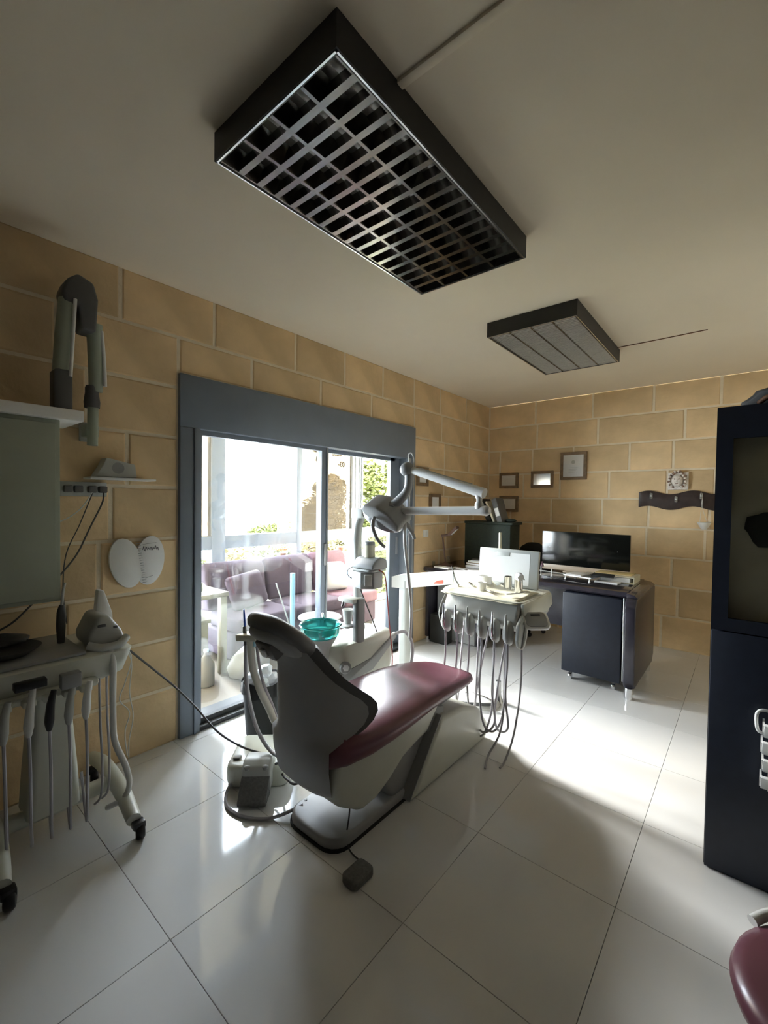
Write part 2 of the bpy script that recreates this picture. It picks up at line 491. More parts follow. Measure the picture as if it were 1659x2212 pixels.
# ------------------------------------------------------------------ sliding door to the balcony
door = tag(empty('door_1', (0, (DY0 + DY1) / 2, 0)), kind='structure')
box('shutter_box', (-0.22, DY0, 1.93), (0.018, DY1, DZ), 'alu', door, 0.006)
box('jamb', (-0.22, DY0, 0.0), (0.022, -4.0, 1.93), 'alu', door, 0.004)
box('jamb_rib', (0.018, -4.045, 0.0), (0.034, -4.03, 1.93), 'alu', door, 0.003)
box('jamb', (-0.22, -1.82, 0.0), (0.018, DY1, 1.93), 'alu', door, 0.004)
box('jamb_rib', (0.015, -1.80, 0.0), (0.030, -1.785, 1.93), 'alu_light', door, 0.003)  # paler metal here and below puts the side light into the rib colour
box('jamb_rib', (0.015, -1.735, 0.0), (0.030, -1.72, 1.93), 'alu_light', door, 0.003)
box('track', (-0.22, -4.0, 0.0), (0.02, -1.82, 0.028), 'alu_dark', door, 0.004)
for nm, y0, y1, xa, pm in (('sliding_leaf', -4.0, -2.87, -0.045, 'pane_hazy'), ('sliding_leaf', -2.90, -1.82, -0.115, 'pane_clear')):
    lf = boxes(nm, [((xa - 0.022, y0, 0.02), (xa + 0.022, y0 + (0.03 if y0 < -3 else 0.015), 1.935)), ((xa - 0.022, y1 - 0.075 * (y1 < -2) - 0.14 * (y1 > -2), 0.02), (xa + 0.022, y1, 1.935)),
                    ((xa - 0.022, y0 + .03, 1.90), (xa + 0.022, y1 - 0.07, 1.935))], 'alu', door)
    box('pane', (xa - 0.003, y0 + 0.03, 0.06), (xa + 0.003, y1 - (0.075 if y1 < -2 else 0.14), 1.90), pm, lf)
    box('bottom_rail', (xa - 0.022, y0 + .03, 0.02), (xa + 0.022, y1 - (0.075 if y1 < -2 else 0.14), 0.06), 'alu_dark', lf, 0.003)
    hx = y1 - 0.035
    box('pull_handle', (xa + 0.02, hx - 0.012, 0.95), (xa + 0.034, hx + 0.012, 1.13), 'alu_light', lf, 0.004)
box('leaf_trim', (-0.021, -2.895, 0.02), (-0.012, -2.888, 1.93), 'alu_light', door)

# ------------------------------------------------------------------ balcony and its glazing
BX = -1.60
BY0, BY1 = -4.9, 0.9
tag(box('balcony_floor', (BX - 0.1, BY0, -0.12), (-0.25, BY1, -0.002), 'balcony_tile'), kind='structure')
tag(box('balcony_ceiling', (BX - 0.1, BY0, 2.55), (-0.25, BY1, 2.67), 'plaster'), kind='structure')
tag(boxes('balcony_wall', [((BX - 0.1, BY0 - 0.15, -0.12), (-0.25, BY0, 2.67)), ((BX - 0.1, BY1, -0.12), (-0.25, BY1 + 0.15, 2.67))], 'outer_wall'), kind='structure')
win = tag(empty('window_1', (BX, -1.9, 0)), kind='structure')
mull = [-4.85, -3.75, -2.99, -1.93, -0.89, 0.10, 0.87]
box('frame_rail', (BX - 0.04, BY0, 2.36), (BX + 0.04, BY1, 2.55), 'alu', win, 0.004)
box('transom', (BX - 0.04, BY0, 0.965), (BX + 0.04, BY1, 1.105), 'alu', win, 0.004)
box('frame_rail', (BX - 0.04, BY0, 0.0), (BX + 0.04, BY1, 0.08), 'alu', win, 0.004)
for k, y in enumerate(mull):
    w = 0.075 if y in (-2.99,) else (0.11 if y == -0.89 else 0.04)
    box('mullion', (BX - 0.045, y - w, 0.08), (BX + 0.045, y + w, 2.36), 'alu', win, 0.004)
    if y == -0.89:
        for d in (-0.045, 0.03, 0.075): box('mullion_rib', (BX + 0.045, y + d - .006, 1.105), (BX + 0.058, y + d + .006, 2.36), 'alu_light', win)
for k in range(len(mull) - 1):
    y0, y1 = mull[k] + 0.03, mull[k + 1] - 0.03
    if k in (1, 3): box('pane', (BX + 0.012, y0, 1.10), (BX + 0.018, y1, 2.37), 'pane_tinted', win)
    if k in (0, 5): box('pane', (BX - 0.003, y0, 1.10), (BX + 0.003, y1, 2.37), 'pane_clear', win)
    box('pane', (BX - 0.003, y0, 0.07), (BX + 0.003, y1, 0.97), 'pane_clear', win)
def lettering(txt, y, z, size):
    c = bpy.data.curves.new('lettering', 'FONT'); c.body = txt; c.size = size; c.extrude = 0.0008; c.offset = 0.004
    c.materials.append(MATS['letter'])
    o = bpy.data.objects.new('lettering', c); COL.objects.link(o); o.parent = win
    M = Matrix(((0, 0, -1, BX + 0.008), (-1, 0, 0, y), (0, 1, 0, z), (0, 0, 0, 1)))
    o.matrix_local = Matrix.Translation(-Vector(win.location)) @ M
lettering('Ch', -1.235, 2.225, 0.11)
lettering('Bucco', -1.125, 2.095, 0.095)
lettering('ntaire', -1.50, 2.11, 0.105)
lettering('03-', -1.12, 1.955, 0.095)
lettering('68', -1.545, 1.99, 0.095)

# ------------------------------------------------------------------ ceiling lights
def ceiling_light(label, x0, x1, y0, y1, ncross, fine):
    zt, zb = H - 0.001, H - 0.10
    t = thing('ceiling_light', label, 'ceiling light', ((x0 + x1) / 2, (y0 + y1) / 2, zt), 'louvred ceiling lights')
    w = 0.016
    boxes('housing', [((x0, y0, zb), (x1, y0 + w, zt)), ((x0, y1 - w, zb), (x1, y1, zt)), ((x0, y0 + w, zb), (x0 + w, y1 - w, zt)),
                      ((x1 - w, y0 + w, zb), (x1, y1 - w, zt)), ((x0 + w, y0 + w, zt - 0.01), (x1 - w, y1 - w, zt))], 'housing', t)
    e = 0.006
    boxes('rim', [((x0 + .004, y0 + .004, zb - 0.003), (x1 - .004, y0 + .004 + e, zb)), ((x0 + .004, y1 - .004 - e, zb - 0.003), (x1 - .004, y1 - .004, zb)),
                  ((x0 + .004, y0 + .004, zb - 0.003), (x0 + .004 + e, y1 - .004, zb)), ((x1 - .004 - e, y0 + .004, zb - 0.003), (x1 - .004, y1 - .004, zb))], 'rim', t)
    xa, xb, ya, yb = x0 + w, x1 - w, y0 + w, y1 - w
    nc = 4; cw = (xb - xa) / nc
    for c in range(nc + 1):
        xm = xa + cw * c
        a = 0.0 if c == 0 else 0.017; b = 0.0 if c == nc else 0.017
        prism('reflector_rib', [(xm - a * .35, zb + 0.001), (xm + b * .35, zb + 0.001), (xm + b, zb + 0.03), (xm + b * 2.0, zb + 0.062), (xm - a * 2.0, zb + 0.062), (xm - a, zb + 0.03)], 1, ya, yb, 'louvre', t)
    pitch = (yb - ya) / ncross
    for c in range(nc):
        xm = xa + cw * (c + .5)
        tb = tube('fluorescent_tube', [(xm, ya + .01, zb + 0.072), (xm, yb - .01, zb + 0.072)], 0.011, 'tube_glass', t, 8, 1)
        if fine:
            bm = bmesh.new()
            for k in range(ncross + 1):
                y = ya + pitch * k
                bm_box(bm, (xm - cw / 2 + .002, y - pitch * .2, zb + 0.001), (xm + cw / 2 - .002, y + pitch * .2, zb + 0.035))
            tag(fin('cross_louvres', bm, 'louvre_fine', t), kind='stuff')
        else:
            first = None
            for k in range(1, ncross):
                y = ya + pitch * k
                if first is None:
                    h = cw / 2 - 0.004; p = pitch
                    first = prism('cross_louvre', [(y - p * .15, zb + 0.0012), (y + p * .15, zb + 0.0012), (y + p * .06, zb + 0.02), (y + p * .03, zb + 0.048), (y - p * .03, zb + 0.048), (y - p * .06, zb + 0.02)], 0, xm - h, xm + h, 'louvre', t)
                    base_y = y
                else:
                    o = first.copy(); COL.objects.link(o); o.parent = t; o.location = (0, y - base_y, 0)
    box('back_reflector', (xa, ya, zt - 0.016), (xb, yb, zt - 0.0105), 'louvre_back', t)
    return t
ceiling_light('large black ceiling light nearest the camera with big silver louvre cells', 1.232, 1.838, -4.580, -3.338, 16, False)
ceiling_light('black square-looking ceiling light with fine grey louvre above the desk', 1.232, 1.838, -2.535, -1.390, 46, True)
tr = thing('cable_trunking', 'plaster-coloured trunking strip running from the large ceiling light', 'trunking', (2.0, -4.31, H))
prism('cover', [(-4.330, H), (-4.330, H - 0.010), (-4.326, H - 0.012), (-4.306, H - 0.012), (-4.302, H - 0.010), (-4.302, H)], 0, 1.838, X1, 'plaster', tr)
o = tube('ceiling_cable', [(1.838, -1.46, H - .003), (2.1, -1.463, H - .004), (2.42, -1.47, H - .003)], 0.0035, 'brown', None, 6, 4, loc=(1.838, -1.46, H))
tag(o, 'thin cable along the ceiling from the light above the desk', 'cable')

# ================================================================== dental chair (head toward the camera, feet toward the desk)
CX = 1.245
chair = thing('dental_chair', 'maroon dental patient chair with grey back shell and cream base', 'dental chair', (CX, -3.55, 0))
# base on the floor
bp = prism('floor_plate', rrect(1.06, 1.40, -4.13, -3.55, 0.09), 2, 0.0, 0.052, 'shell_grey', chair, 0.016, 3)
prism('plate_seal', rrect(1.055, 1.405, -4.135, -3.545, 0.09), 2, 0.0, 0.014, 'black_matte', bp)
lathe('plate_screw', (1.085, -4.02, 0.052), [(0.006, 0), (0.006, 0.002), (0, 0.002)], 'black', bp, 10)
tower = prism('base_cover', [(-3.66, 0.004), (-3.385, 0.335), (-3.15, 0.31), (-2.95, 0.235), (-2.83, 0.10), (-2.84, 0.004)], 0, 1.045, 1.445, 'cream', chair, 0.028, 4)
prism('cover_seam', [(-3.668, 0.02), (-3.392, 0.346), (-3.384, 0.346), (-3.660, 0.02)], 0, 1.046, 1.444, 'grey', tower)
prism('lift_arm', [(-3.72, 0.03), (-3.50, 0.03), (-3.42, 0.30), (-3.62, 0.36), (-3.85, 0.24)], 0, 1.10, 1.385, 'shell_grey', chair, 0.02, 3)
prism('hinge_plate', [(-3.50, 0.31), (-3.41, 0.385), (-3.30, 0.36), (-3.33, 0.25), (-3.42, 0.22)], 0, 1.08, 1.41, 'grey', chair, 0.012)
prism('seat_carriage', [(-4.15, 0.43), (-4.165, 0.34), (-4.14, 0.235), (-4.00, 0.145), (-3.90, 0.15), (-3.80, 0.19), (-3.70, 0.25), (-3.60, 0.275), (-3.50, 0.29), (-3.36, 0.43)], 0, 1.055, 1.435, 'cream', chair, 0.03, 4)
# seat and legrest cushion
S = [(-4.195, .15, .440, .035), (-4.18, .195, .450, .062), (-4.12, .238, .462, .078), (-4.0, .258, .462, .080), (-3.85, .258, .460, .074), (-3.7, .252, .462, .066),
     (-3.55, .246, .468, .060), (-3.4, .240, .468, .055), (-3.25, .230, .458, .049), (-3.12, .212, .442, .043), (-3.02, .185, .425, .037), (-2.955, .145, .412, .031), (-2.925, .09, .405, .022), (-2.915, .03, .402, .010)]
rings = []
for y, hw, zc, hh in S:
    rg = []
    for k in range(32):
        a = 2 * PI * k / 32; c, s = math.cos(a), math.sin(a)
        x = hw * math.copysign(abs(c) ** (2 / 3.2), c); z = hh * math.copysign(abs(s) ** (2 / 2.6), s)
        if z > 0: z -= 0.020 * (1 - min(1, (x / (hw + 1e-6)) ** 2)) * (1 if y < -3.1 else 0.4)   # dished middle
        rg.append((CX + x, y, zc + z))
    rings.append(rg)
seat = loft('seat_cushion', rings, 'maroon', chair, ang=80)
prism('seat_pan', [(-4.10, 0.385), (-3.30, 0.405), (-3.07, 0.40), (-3.07, 0.385), (-3.30, 0.375), (-4.10, 0.36)], 0, 1.08, 1.41, 'shell_dark', chair, 0.006)
# backrest: shell (rear) and pad (front)
BK = [  # z, rear y at centre, half width, forward reach of the side wing
    (0.255, -4.130, 0.110, 0.02), (0.272, -4.185, 0.155, 0.035), (0.315, -4.220, 0.176, 0.045), (0.40, -4.238, 0.182, 0.045), (0.485, -4.246, 0.186, 0.05),
    (0.505, -4.247, 0.196, 0.11), (0.525, -4.248, 0.208, 0.18), (0.55, -4.249, 0.216, 0.225), (0.585, -4.250, 0.220, 0.250), (0.62, -4.251, 0.219, 0.245), (0.655, -4.252, 0.212, 0.215), (0.695, -4.254, 0.196, 0.165),
    (0.745, -4.259, 0.165, 0.115), (0.79, -4.265, 0.136, 0.085), (0.84, -4.278, 0.112, 0.065), (0.89, -4.300, 0.098, 0.05), (0.915, -4.320, 0.085, 0.04)]
def back_ring(z, yr, hw, fw, inset, depth_scale):
    out = []
    n = 14
    for k in range(n + 1):                                       # outer, left to right
        u = -1 + 2 * k / n
        e = abs(u) ** 2.6
        out.append((CX + (hw - inset) * math.copysign(abs(u) ** 0.8, u), yr + inset + fw * depth_scale * e, z))
    for k in range(n, -1, -1):                                   # inner
        u = -1 + 2 * k / n
        e = abs(u) ** 2.2
        th = 0.045
        out.append((CX + (hw - inset - 0.022) * math.copysign(abs(u) ** 0.8, u), yr + inset + th * (1 - e) + fw * depth_scale * e + 0.004, z))
    return out
loft('back_shell', [back_ring(z, yr, hw, fw, 0.0, 1.0) for z, yr, hw, fw in BK], 'shell_grey', chair, ang=70)
pad = []
for z, yr, hw, fw in BK[5:16]:
    ring = []
    n = 14
    for k in range(n + 1):
        u = -1 + 2 * k / n
        ring.append((CX + (hw - 0.008) * math.copysign(abs(u) ** 0.8, u), yr + 0.030 + fw * abs(u) ** 2.4, z))
    for k in range(n, -1, -1):
        u = -1 + 2 * k / n
        bul = 0.085 * math.cos(u * PI / 2) ** 0.7
        ring.append((CX + (hw + 0.006) * math.copysign(abs(u) ** 0.8, u), yr + 0.040 + fw * abs(u) ** 2.4 * 0.97 + 0.02 + bul, z))
    pad.append(ring)
loft('back_pad', pad, 'shell_dark', chair, ang=75)
# headrest: bracket and pad, tilted
HC = Vector((CX - 0.01, -4.285, 0.945))
def head_ring(t, hw, hh):
    d = Vector((0, 0.78, -0.62)); n_ = Vector((0, 0.62, 0.78)); out = []
    for k in range(24):
        a = 2 * PI * k / 24; c, s = math.cos(a), math.sin(a)
        out.append(HC + d * t + Vector((1, 0, 0)) * hw * math.copysign(abs(c) ** .75, c) + n_ * hh * math.copysign(abs(s) ** .8, s))
    return out
hp = loft('headrest_pad', [head_ring(t, w, h) for t, w, h in ((-.135, .04, .012), (-.125, .085, .028), (-.095, .118, .038), (-.03, .128, .043), (.04, .128, .045), (.10, .116, .042), (.135, .085, .032), (.148, .04, .014))], 'shell_dark', chair, ang=75)
loft('headrest_shell', [[Vector(p) + Vector((0, -0.018, -0.026)) for p in head_ring(t, w, h)] for t, w, h in ((-.11, .06, .02), (-.08, .098, .032), (0, .11, .036), (.07, .10, .034), (.11, .06, .022))], 'grey', hp, ang=75)
br = box('headrest_bracket', (CX - 0.055, -4.365, 0.868), (CX + 0.045, -4.315, 0.945), 'shell_dark', chair, 0.008, M=about((CX, -4.34, .9), rx=0.5))
box('bracket_latch', (CX - 0.02, -4.378, 0.888), (CX + 0.01, -4.362, 0.925), 'steel', br, 0.003, M=about((CX, -4.34, .9), rx=0.5))
# assistant arm with suction holder on the window side of the chair
tube('assistant_arm', [(1.04, -3.98, 0.315), (0.86, -3.985, 0.315), (0.80, -3.99, 0.325), (0.765, -4.0, 0.385), (0.735, -4.03, 0.47), (0.70, -4.055, 0.58), (0.69, -4.065, 0.68), (0.69, -4.07, 0.755)], [0.019, 0.019, 0.020, 0.022, 0.021, 0.02, 0.02, 0.021], 'cream', chair, 12, 6)
hd = box('suction_holder', (0.625, -4.115, 0.755), (0.76, -4.035, 0.79), 'cream', chair, 0.008, M=about((0.69, -4.07, .77), rz=0.25, ry=-0.12))
tube('suction_tip', [(0.655, -4.08, 0.75), (0.652, -4.082, 0.84), (0.648, -4.085, 0.91)], [0.006, 0.006, 0.004], 'blue', hd, 8, 4)
tube('suction_handle', [(0.655, -4.075, 0.70), (0.653, -4.08, 0.77), (0.65, -4.082, 0.82)], [0.008, 0.011, 0.009], 'grey_dark', hd, 8, 4)
tube('suction_handle', [(0.71, -4.06, 0.72), (0.715, -4.055, 0.80), (0.73, -4.04, 0.83)], [0.008, 0.011, 0.010], 'pale_blue', hd, 8, 4)
tube('suction_tip', [(0.725, -4.045, 0.826), (0.76, -4.02, 0.845), (0.80, -3.99, 0.853)], [0.007, 0.006, 0.005], 'blue', hd, 8, 4)
tube('suction_hose', [(0.655, -4.075, 0.72), (0.65, -4.07, 0.55), (0.655, -4.05, 0.40), (0.70, -4.03, 0.26), (0.80, -4.02, 0.185), (0.95, -4.03, 0.20), (1.10, -4.05, 0.24)], 0.011, 'hose', chair, 8, 6)
tube('suction_hose', [(0.71, -4.05, 0.74), (0.735, -4.03, 0.55), (0.775, -3.99, 0.40), (0.84, -3.98, 0.27), (0.92, -4.0, 0.19), (1.08, -4.04, 0.22)], 0.008, 'hose', chair, 8, 6)
# cords between chair, floor box and cart
tube('cord', [(1.12, -4.02, 0.20), (1.05, -4.05, 0.13), (0.96, -4.03, 0.10), (0.86, -3.99, 0.07), (0.79, -3.96, 0.08)], 0.006, 'hose_dark', chair, 6, 6)
tube('cord', [(1.06, -3.98, 0.24), (0.97, -3.99, 0.21), (0.88, -4.0, 0.15), (0.83, -4.01, 0.12)], 0.006, 'hose_dark', chair, 6, 6)

# pedal with its cord at the near end of the chair
pd = thing('foot_switch', 'small dark foot switch on a cord at the near end of the chair', 'foot switch', (1.535, -4.14, 0))
prism('switch_body', rrect(1.495, 1.575, -4.19, -4.075, 0.02), 2, 0.0, 0.036, 'pedal', pd, 0.008, 3)
tube('cord', [(1.36, -4.0, 0.155), (1.365, -4.01, 0.10), (1.375, -4.035, 0.03), (1.42, -4.06, 0.008), (1.48, -4.07, 0.008), (1.52, -4.08, 0.02)], 0.0035, 'hose_dark', pd, 6, 6)

# cream floor box with grey pedal behind the chair back
fb = thing('foot_control', 'cream floor control box with grey ribbed pedal beside the chair back', 'foot control', (0.66, -3.98, 0))
prism('box_body', rrect(0.50, 0.83, -4.13, -3.80, 0.06), 2, 0.0, 0.115, 'cream', fb, 0.025, 4, M=about((.66, -3.97, 0), rz=0.75))
pe = prism('pedal_housing', [(-0.09, 0.03), (-0.075, 0.15), (-0.03, 0.172), (0.045, 0.165), (0.07, 0.13), (0.075, 0.03)], 0, -0.072, 0.072, 'unit_grey', fb, 0.014, 3, M=Matrix.Translation((0.775, -4.07, 0)) @ Matrix.Rotation(0.75, 4, 'Z'))
prism('treadle', [(-0.165, 0.012), (-0.165, 0.03), (-0.10, 0.095), (-0.07, 0.118), (-0.045, 0.10), (-0.06, 0.012)], 0, -0.07, 0.07, 'pedal', fb, 0.008, 2, M=Matrix.Translation((0.775, -4.07, 0)) @ Matrix.Rotation(0.75, 4, 'Z'))
for sx in (-.045, .045):
    v = Matrix.Translation((0.775, -4.07, 0)) @ Matrix.Rotation(0.75, 4, 'Z') @ Vector((sx, -0.062, 0.148))
    lathe('button', v, [(0.016, -.01), (0.018, 0.004), (0.012, 0.009), (0, 0.010)], 'grey', pe, 12)
v = Matrix.Translation((0.64, -4.11, 0.105))
sk = box('cable_socket', (0.612, -4.125, 0.09), (0.652, -4.095, 0.128), 'unit_grey', fb, 0.004, M=about((.63, -4.11, .1), rz=.75))
box('socket_hole', (0.622, -4.128, 0.10), (0.646, -4.10, 0.124), 'black', sk, M=about((.63, -4.11, .1), rz=.75))
tube('floor_hose', [(0.66, -4.14, 0.03), (0.70, -4.21, 0.012), (0.80, -4.26, 0.010), (0.92, -4.24, 0.010), (1.02, -4.16, 0.012), (1.10, -4.05, 0.05)], 0.008, 'hose', fb, 6, 6)

# long cable hanging across in front of the door
o = tube('floor_cable', [(0.12, -4.50, 0.72), (0.14, -4.36, 0.56), (0.18, -4.24, 0.42), (0.28, -4.16, 0.30), (0.45, -4.12, 0.20), (0.62, -4.07, 0.155), (0.78, -4.03, 0.16)], 0.0055, 'grey_dark', None, 6, 6, loc=(0.12, -4.5, 0))
tag(o, 'dark cable sagging from the left wall across the door to the chair', 'cable')

# ------------------------------------------------------------------ waste bin with paper
bn = thing('waste_bin', 'black waste bin lined with a bag behind the chair', 'waste bin', (0.33, -3.74, 0))
lathe('bin_body', (0.33, -3.74, 0), [(0, 0.003), (0.098, 0.003), (0.104, 0.01), (0.128, 0.325), (0.134, 0.33), (0.134, 0.337), (0.122, 0.337), (0.098, 0.02), (0, 0.02)], 'black_matte', bn, 28)
rim = []
bm = bmesh.new()
rr = random.Random(5); ringA = []; ringB = []; ringC = []
for k in range(36):
    a = 2 * PI * k / 36
    ringA.append(bm.verts.new((0.33 + 0.120 * math.cos(a), -3.74 + 0.120 * math.sin(a), 0.30)))
    ringB.append(bm.verts.new((0.33 + 0.134 * math.cos(a), -3.74 + 0.134 * math.sin(a), 0.345 + rr.uniform(0, 0.018))))
    ringC.append(bm.verts.new((0.33 + 0.140 * math.cos(a), -3.74 + 0.140 * math.sin(a), 0.31 - rr.uniform(0, 0.05))))
for k in range(36):
    j = (k + 1) % 36
    bm.faces.new((ringA[k], ringA[j], ringB[j], ringB[k])); bm.faces.new((ringB[k], ringB[j], ringC[j], ringC[k]))
fin('liner', bm, 'black', bn)
prism('liner_strip', [(-3.66, 0.33), (-3.635, 0.33), (-3.60, 0.12), (-3.635, 0.105)], 0, 0.44, 0.446, 'black', bn)
for k, (dx, dy, dz, r) in enumerate(((0, 0.0, 0.345, 0.06), (0.045, 0.03, 0.34, 0.05), (-0.05, -0.03, 0.335, 0.055), (0.02, 0.0, 0.40, 0.045), (0.05, -0.04, 0.335, 0.045))):
    o = blob('crumpled_tissue', (0.33 + dx, -3.74 + dy, dz), r, 'tissue', None, 0.22, 2, k, loc=(0.33 + dx, -3.74 + dy, dz), smooth=False)
    tag(o, 'topmost crumpled tissue standing up out of the waste bin' if k == 3 else 'crumpled white tissue heaped in the black waste bin', 'tissue', 'tissues in the waste bin')

# ================================================================== spittoon unit beside the chair
su = thing('spittoon_unit', 'cream spittoon unit with teal glass bowl beside the patient chair', 'dental unit', (0.70, -3.40, 0))
prism('pedestal', rrect(0.56, 0.86, -3.50, -3.14, 0.08), 2, 0.0, 0.34, 'cream', su, 0.02, 3)
body = []
for z, x0, x1, y0, y1, r in ((0.30, .57, .85, -3.50, -3.12, .06), (0.40, .55, .87, -3.56, -3.06, .09), (0.50, .54, .87, -3.60, -3.03, .10), (0.58, .55, .86, -3.60, -3.02, .10), (0.615, .57, .84, -3.58, -3.04, .09), (0.622, .62, .80, -3.5, -3.1, .06)):
    body.append([(x, y, z) for x, y in rrect(x0, x1, y0, y1, r, 5)])
loft('unit_body', body, 'cream', su, ang=50)
prism('dark_band', [(-3.62, 0.47), (-3.56, 0.40), (-3.30, 0.42), (-3.06, 0.575), (-3.06, 0.61), (-3.32, 0.50)], 0, 0.845, 0.876, 'grey', su, 0.008)
kn = lathe('knob', (0.86, -3.54, 0.50), [(0.034, 0), (0.036, 0.02), (0.030, 0.03), (0, 0.03)], 'grey', su, 20, axis=(1, -.6, .2))
lathe('knob_cap', (0.885, -3.555, 0.506), [(0.020, 0), (0.020, 0.006), (0, 0.006)], 'paper', kn, 6, axis=(1, -.6, .2))
BC = Vector((0.755, -3.640, 0.69))
lathe('bowl_neck', (BC.x, BC.y, 0.55), [(0.05, 0), (0.055, 0.06), (0.09, 0.12), (0.10, 0.138), (0, 0.138)], 'unit_grey', su, 28)
bw = lathe('bowl', BC, [(0.0, 0.004), (0.06, 0.002), (0.106, 0.008), (0.114, 0.02), (0.118, 0.058), (0.122, 0.068), (0.116, 0.070), (0.110, 0.058), (0.105, 0.024), (0.06, 0.012), (0.0, 0.013)], 'teal', su, 36)
blob('drain_strainer', (BC.x + .01, BC.y, BC.z + 0.016), 0.02, 'teal', bw, 0.02, 2, 1, scale=(1, 1, .6))
lathe('bowl_ring', BC, [(0.122, 0.062), (0.126, 0.068), (0.122, 0.074), (0.114, 0.071)], 'teal', bw, 36)
prism('cup_shelf', rrect(0.70, 0.81, -3.47, -3.35, 0.03), 2, 0.70, 0.715, 'white_gloss', su, 0.004)
prism('cup_post', rrect(0.795, 0.845, -3.42, -3.34, 0.02), 2, 0.60, 0.88, 'grey', su, 0.008)
box('filler_head', (0.70, -3.45, 0.855), (0.835, -3.37, 0.885), 'cream', su, 0.010)
tube('filler_spout', [(0.745, -3.44, 0.86), (0.745, -3.45, 0.83)], 0.009, 'chrome', su, 8, 2)
tube('bowl_rinse_pipe', [(0.70, -3.52, 0.62), (0.685, -3.54, 0.74), (0.70, -3.575, 0.80), (0.73, -3.60, 0.785)], 0.006, 'chrome', su, 8, 6)
tube('waste_hose', [(0.87, -3.06, 0.60), (0.90, -3.0, 0.60), (0.93, -2.96, 0.52), (0.935, -2.97, 0.40), (0.92, -3.02, 0.28)], 0.012, 'hose', su, 8, 6)
cup = thing('drinking_cup', 'white plastic cup under the spittoon tap', 'cup', (0.752, -3.41, 0.715))
lathe('cup_body', (0.752, -3.41, 0.715), [(0, 0.001), (0.024, 0.001), (0.035, 0.088), (0.037, 0.09), (0.033, 0.088), (0.022, 0.004), (0, 0.004)], 'white', cup, 20)

# ------------------------------------------------------------------ operating lamp on its bent pole
lp = thing('operating_lamp', 'white jointed operating lamp on a bent pole above the chair', 'lamp', (0.665, -3.2, 0.62))
lathe('pole_foot', (0.645, -3.2, 0.615), [(0.05, 0), (0.05, 0.02), (0.038, 0.04), (0.03, 0.045), (0.0, 0.045)], 'white', lp, 20)
tube('pole', [(0.645, -3.2, 0.63), (0.640, -3.2, 0.9), (0.630, -3.2, 1.15), (0.628, -3.2, 1.27), (0.650, -3.2, 1.36), (0.705, -3.2, 1.42), (0.79, -3.2, 1.445), (0.88, -3.2, 1.438), (0.96, -3.2, 1.43)], 0.031, 'unit_grey', lp, 14, 6)
box('pole_clip', (0.60, -3.235, 1.375), (0.70, -3.165, 1.44), 'white', lp, 0.006)
box('clip_screw', (0.70, -3.22, 1.38), (0.73, -3.18, 1.425), 'steel', lp, 0.004)
arm = tube('lower_arm', [(0.94, -3.2, 1.43), (1.25, -3.2, 1.438), (1.59, -3.2, 1.447)], 0.025, 'white', lp, 14, 2)
lathe('end_cap', (1.575, -3.2, 1.447), [(0.027, -0.01), (0.028, 0.02), (0.018, 0.034), (0, 0.036)], 'white_gloss', arm, 16, axis=(1, 0, 0.02))
lathe('elbow', (1.545, -3.2, 1.455), [(0.024, 0), (0.024, 0.03), (0.016, 0.04), (0.016, 0.055), (0.023, 0.062), (0.023, 0.10), (0, 0.10)], 'white', lp, 18)
up = tube('spring_arm', [(1.575, -3.2, 1.540), (1.30, -3.2, 1.622), (1.08, -3.2, 1.686)], [0.030, 0.026, 0.022], 'white', lp, 14, 2)
tube('spring_cover', [(1.50, -3.2, 1.585), (1.30, -3.2, 1.642), (1.14, -3.2, 1.688)], 0.010, 'unit_grey', up, 8, 2)
blob('ball_joint', (1.05, -3.2, 1.690), 0.048, 'grey', lp, 0.0, 3, 0, scale=(1, 1, .95))
tube('cable_loop', [(1.065, -3.2, 1.72), (1.055, -3.2, 1.775), (1.075, -3.2, 1.79), (1.095, -3.2, 1.76), (1.097, -3.2, 1.70)], 0.004, 'hose_white', lp, 6, 6)
tube('drop_arm', [(1.06, -3.2, 1.68), (1.064, -3.205, 1.60), (1.055, -3.215, 1.55), (1.01, -3.225, 1.50), (0.97, -3.235, 1.47)], [0.026, 0.024, 0.026, 0.03, 0.03], 'grey', lp, 12, 6)
LH = Vector((0.925, -3.26, 1.415))
lm = Matrix.Translation(LH) @ Matrix.Rotation(0.35, 4, 'Z') @ Matrix.Rotation(0.50, 4, 'Y') @ Matrix.Rotation(0.50, 4, 'X') @ Matrix.Scale(1.2, 4)
hb = prism('lamp_head', [(-0.115, 0.0), (-0.10, 0.032), (-0.03, 0.062), (0.05, 0.06), (0.12, 0.03), (0.125, -0.01), (0.07, -0.022), (-0.08, -0.022)], 1, -0.075, 0.075, 'grey', lp, 0.012, 3, M=lm)
sh = [tuple(lm @ Vector((0.115 * math.cos(a), 0.085 * math.sin(a), -0.022))) for a in [2 * PI * k / 28 for k in range(28)]]
sh2 = [tuple(lm @ Vector((0.085 * math.cos(a), 0.062 * math.sin(a), 0.012))) for a in [2 * PI * k / 28 for k in range(28)]]
sh3 = [tuple(lm @ Vector((0.118 * math.cos(a), 0.088 * math.sin(a), -0.040))) for a in [2 * PI * k / 28 for k in range(28)]]
loft('reflector', [sh2, sh, sh3], 'steel', hb, caps=False)
loft('lens', [[tuple(Vector(p) + Vector((0, 0, 0.003))) for p in sh3], sh3], 'clear_glass', hb)
for s in (-1, 1):
    tube('handle', [lm @ Vector((-0.02, s * 0.08, 0.01)), lm @ Vector((0.0, s * 0.115, -0.02)), lm @ Vector((0.05, s * 0.125, -0.07)), lm @ Vector((0.10, s * 0.115, -0.10))], [0.012, 0.012, 0.011, 0.009], 'grey', hb, 10, 6)
